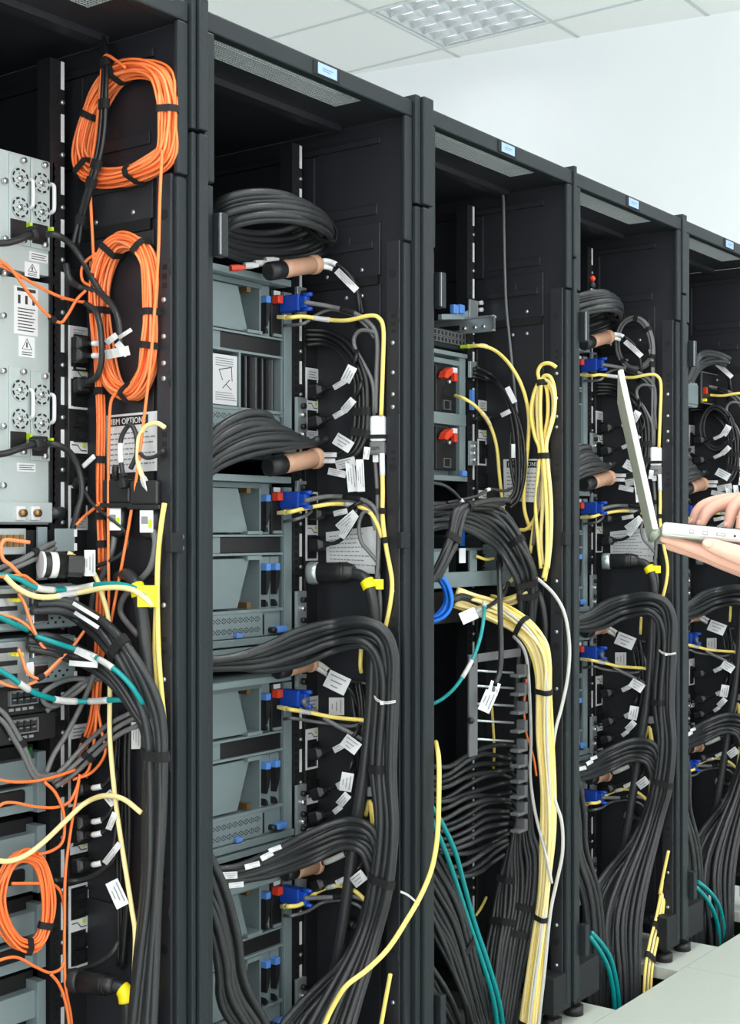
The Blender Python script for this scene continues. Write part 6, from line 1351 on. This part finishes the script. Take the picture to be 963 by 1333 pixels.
for s in (-1, 1):
    blob(bd, hc + LFT*(.080*s) - FACE*.005 - UPV*.008, FACE*.019, LFT*.012, UPV*.033, 8, 6)
    limb(bd, [(BP(1.05, -.24, 2.0+.09*s), .095), (BP(1.04, -.64, 2.0+.10*s), .062), (BP(1.07, -.95, 2.0+.10*s), .05), (BP(1.08, -1.09, 2.0+.10*s), .042)])
    limb(bd, [(BP(1.10, -1.12, 2.0+.10*s), .036), (BP(.98, -1.135, 2.0+.11*s), .032), (BP(.90, -1.14, 2.0+.115*s), .026)])
body = fused(bd, .012, 4)
allb = MB(); allb.add(hl.v, hl.f); allb.add(hr.v, hr.f); allb.add(body.v, body.f)
person = put('person', allb, 'skin', None, True, label='person standing at the right edge, both hands on the silver laptop', cat='person')
def nail(p, ax, out, la, lb):
    ax = ax.normalized(); out = (out - ax*out.dot(ax)).normalized(); w = ax.cross(out); mb = MB(); blob(mb, p, ax*la, w*lb, out*.0016, 12, 6); put('fingernail', mb, 'nail', person, True)
nail(CP(921.5, 707.5, 1.8695), CP(920, 707, 1.879)-CP(948, 717, 1.876), -FWD - UPV*.25, .0075, .0055)
for (a, b, c, d, e, r), dx in zip(KN[:3], (0, 0, 0)): nail(e.lerp(d, .1) - FWD*(r*.35) + FACE*(r*.62), e-d, FACE*.8 - FWD*.5, .0055, .0042)
# clothes, hair, face
cl = MB()
limb(cl, [(CP(1105, 768, 1.895), .040), (BP(.75, -.085, 1.86), .046), (BP(.90, -.07, 1.80), .056), (BP(.98, .10, 1.80), .062), (BP(1.02, .24, 1.83), .07)], cap0=False)
limb(cl, [(CP(1090, 618, 2.05), .040), (BP(.75, .02, 2.10), .046), (BP(.86, -.03, 2.17), .056), (BP(.97, .12, 2.19), .062), (BP(1.02, .24, 2.17), .07)], cap0=False)
limb(cl, [(BP(1.05, -.30, 2.0), .145), (BP(1.05, -.05, 2.0), .135), (BP(1.04, .14, 2.0), .142), (BP(1.03, .25, 2.0), .095)]); limb(cl, [(BP(1.03, .19, 1.84), .082), (BP(1.03, .22, 2.0), .105), (BP(1.03, .19, 2.16), .082)])
put('shirt', fused(cl, .010, 5), 'shirt', person, True)
tr = MB(); limb(tr, [(BP(1.05, -.26, 1.94), .12), (BP(1.05, -.26, 2.06), .12)])
for s in (-1, 1): limb(tr, [(BP(1.05, -.26, 2.0+.09*s), .112), (BP(1.04, -.64, 2.0+.10*s), .082), (BP(1.07, -1.08, 2.0+.10*s), .07)])
put('trousers', fused(tr, .012, 5), 'trousers', person, True)
for s in (-1, 1):
    sh = MB(); limb(sh, [(BP(1.11, -1.125, 2.0+.10*s), .045), (BP(.98, -1.128, 2.0+.11*s), .043), (BP(.885, -1.136, 2.0+.115*s), .036)]); f = fused(sh, .008, 5)
    f.v = [Vector((v.x, v.y, max(v.z, .002))) for v in f.v]; put('shoe', f, 'rubber_dk', person, True)
    e = hc + FACE*.082 + LFT*(.032*s) + UPV*.012; mb = MB(); blob(mb, e, FACE*.010, LFT*.013, UPV*.008, 10, 6); put('eye', mb, 'eye', person, True)
    mb = MB(); limb(mb, [(hc + FACE*.088 + LFT*(.02*s) + UPV*.032, .004), (hc + FACE*.080 + LFT*(.048*s) + UPV*.034, .003)]); put('eyebrow', mb, 'hair', person, True)
mb = MB(); limb(mb, [(hc + FACE*.088 + LFT*.022 - UPV*.062, .004), (hc + FACE*.094 - UPV*.062, .005), (hc + FACE*.088 - LFT*.022 - UPV*.062, .004)]); put('lips', mb, 'nail', person, True)
ha = MB(); blob(ha, hc - FACE*.022 + UPV*.030, FACE*.096, LFT*.084, UPV*.100, 16, 12); put('hair', fused(ha, .008, 3), 'hair', person, True)
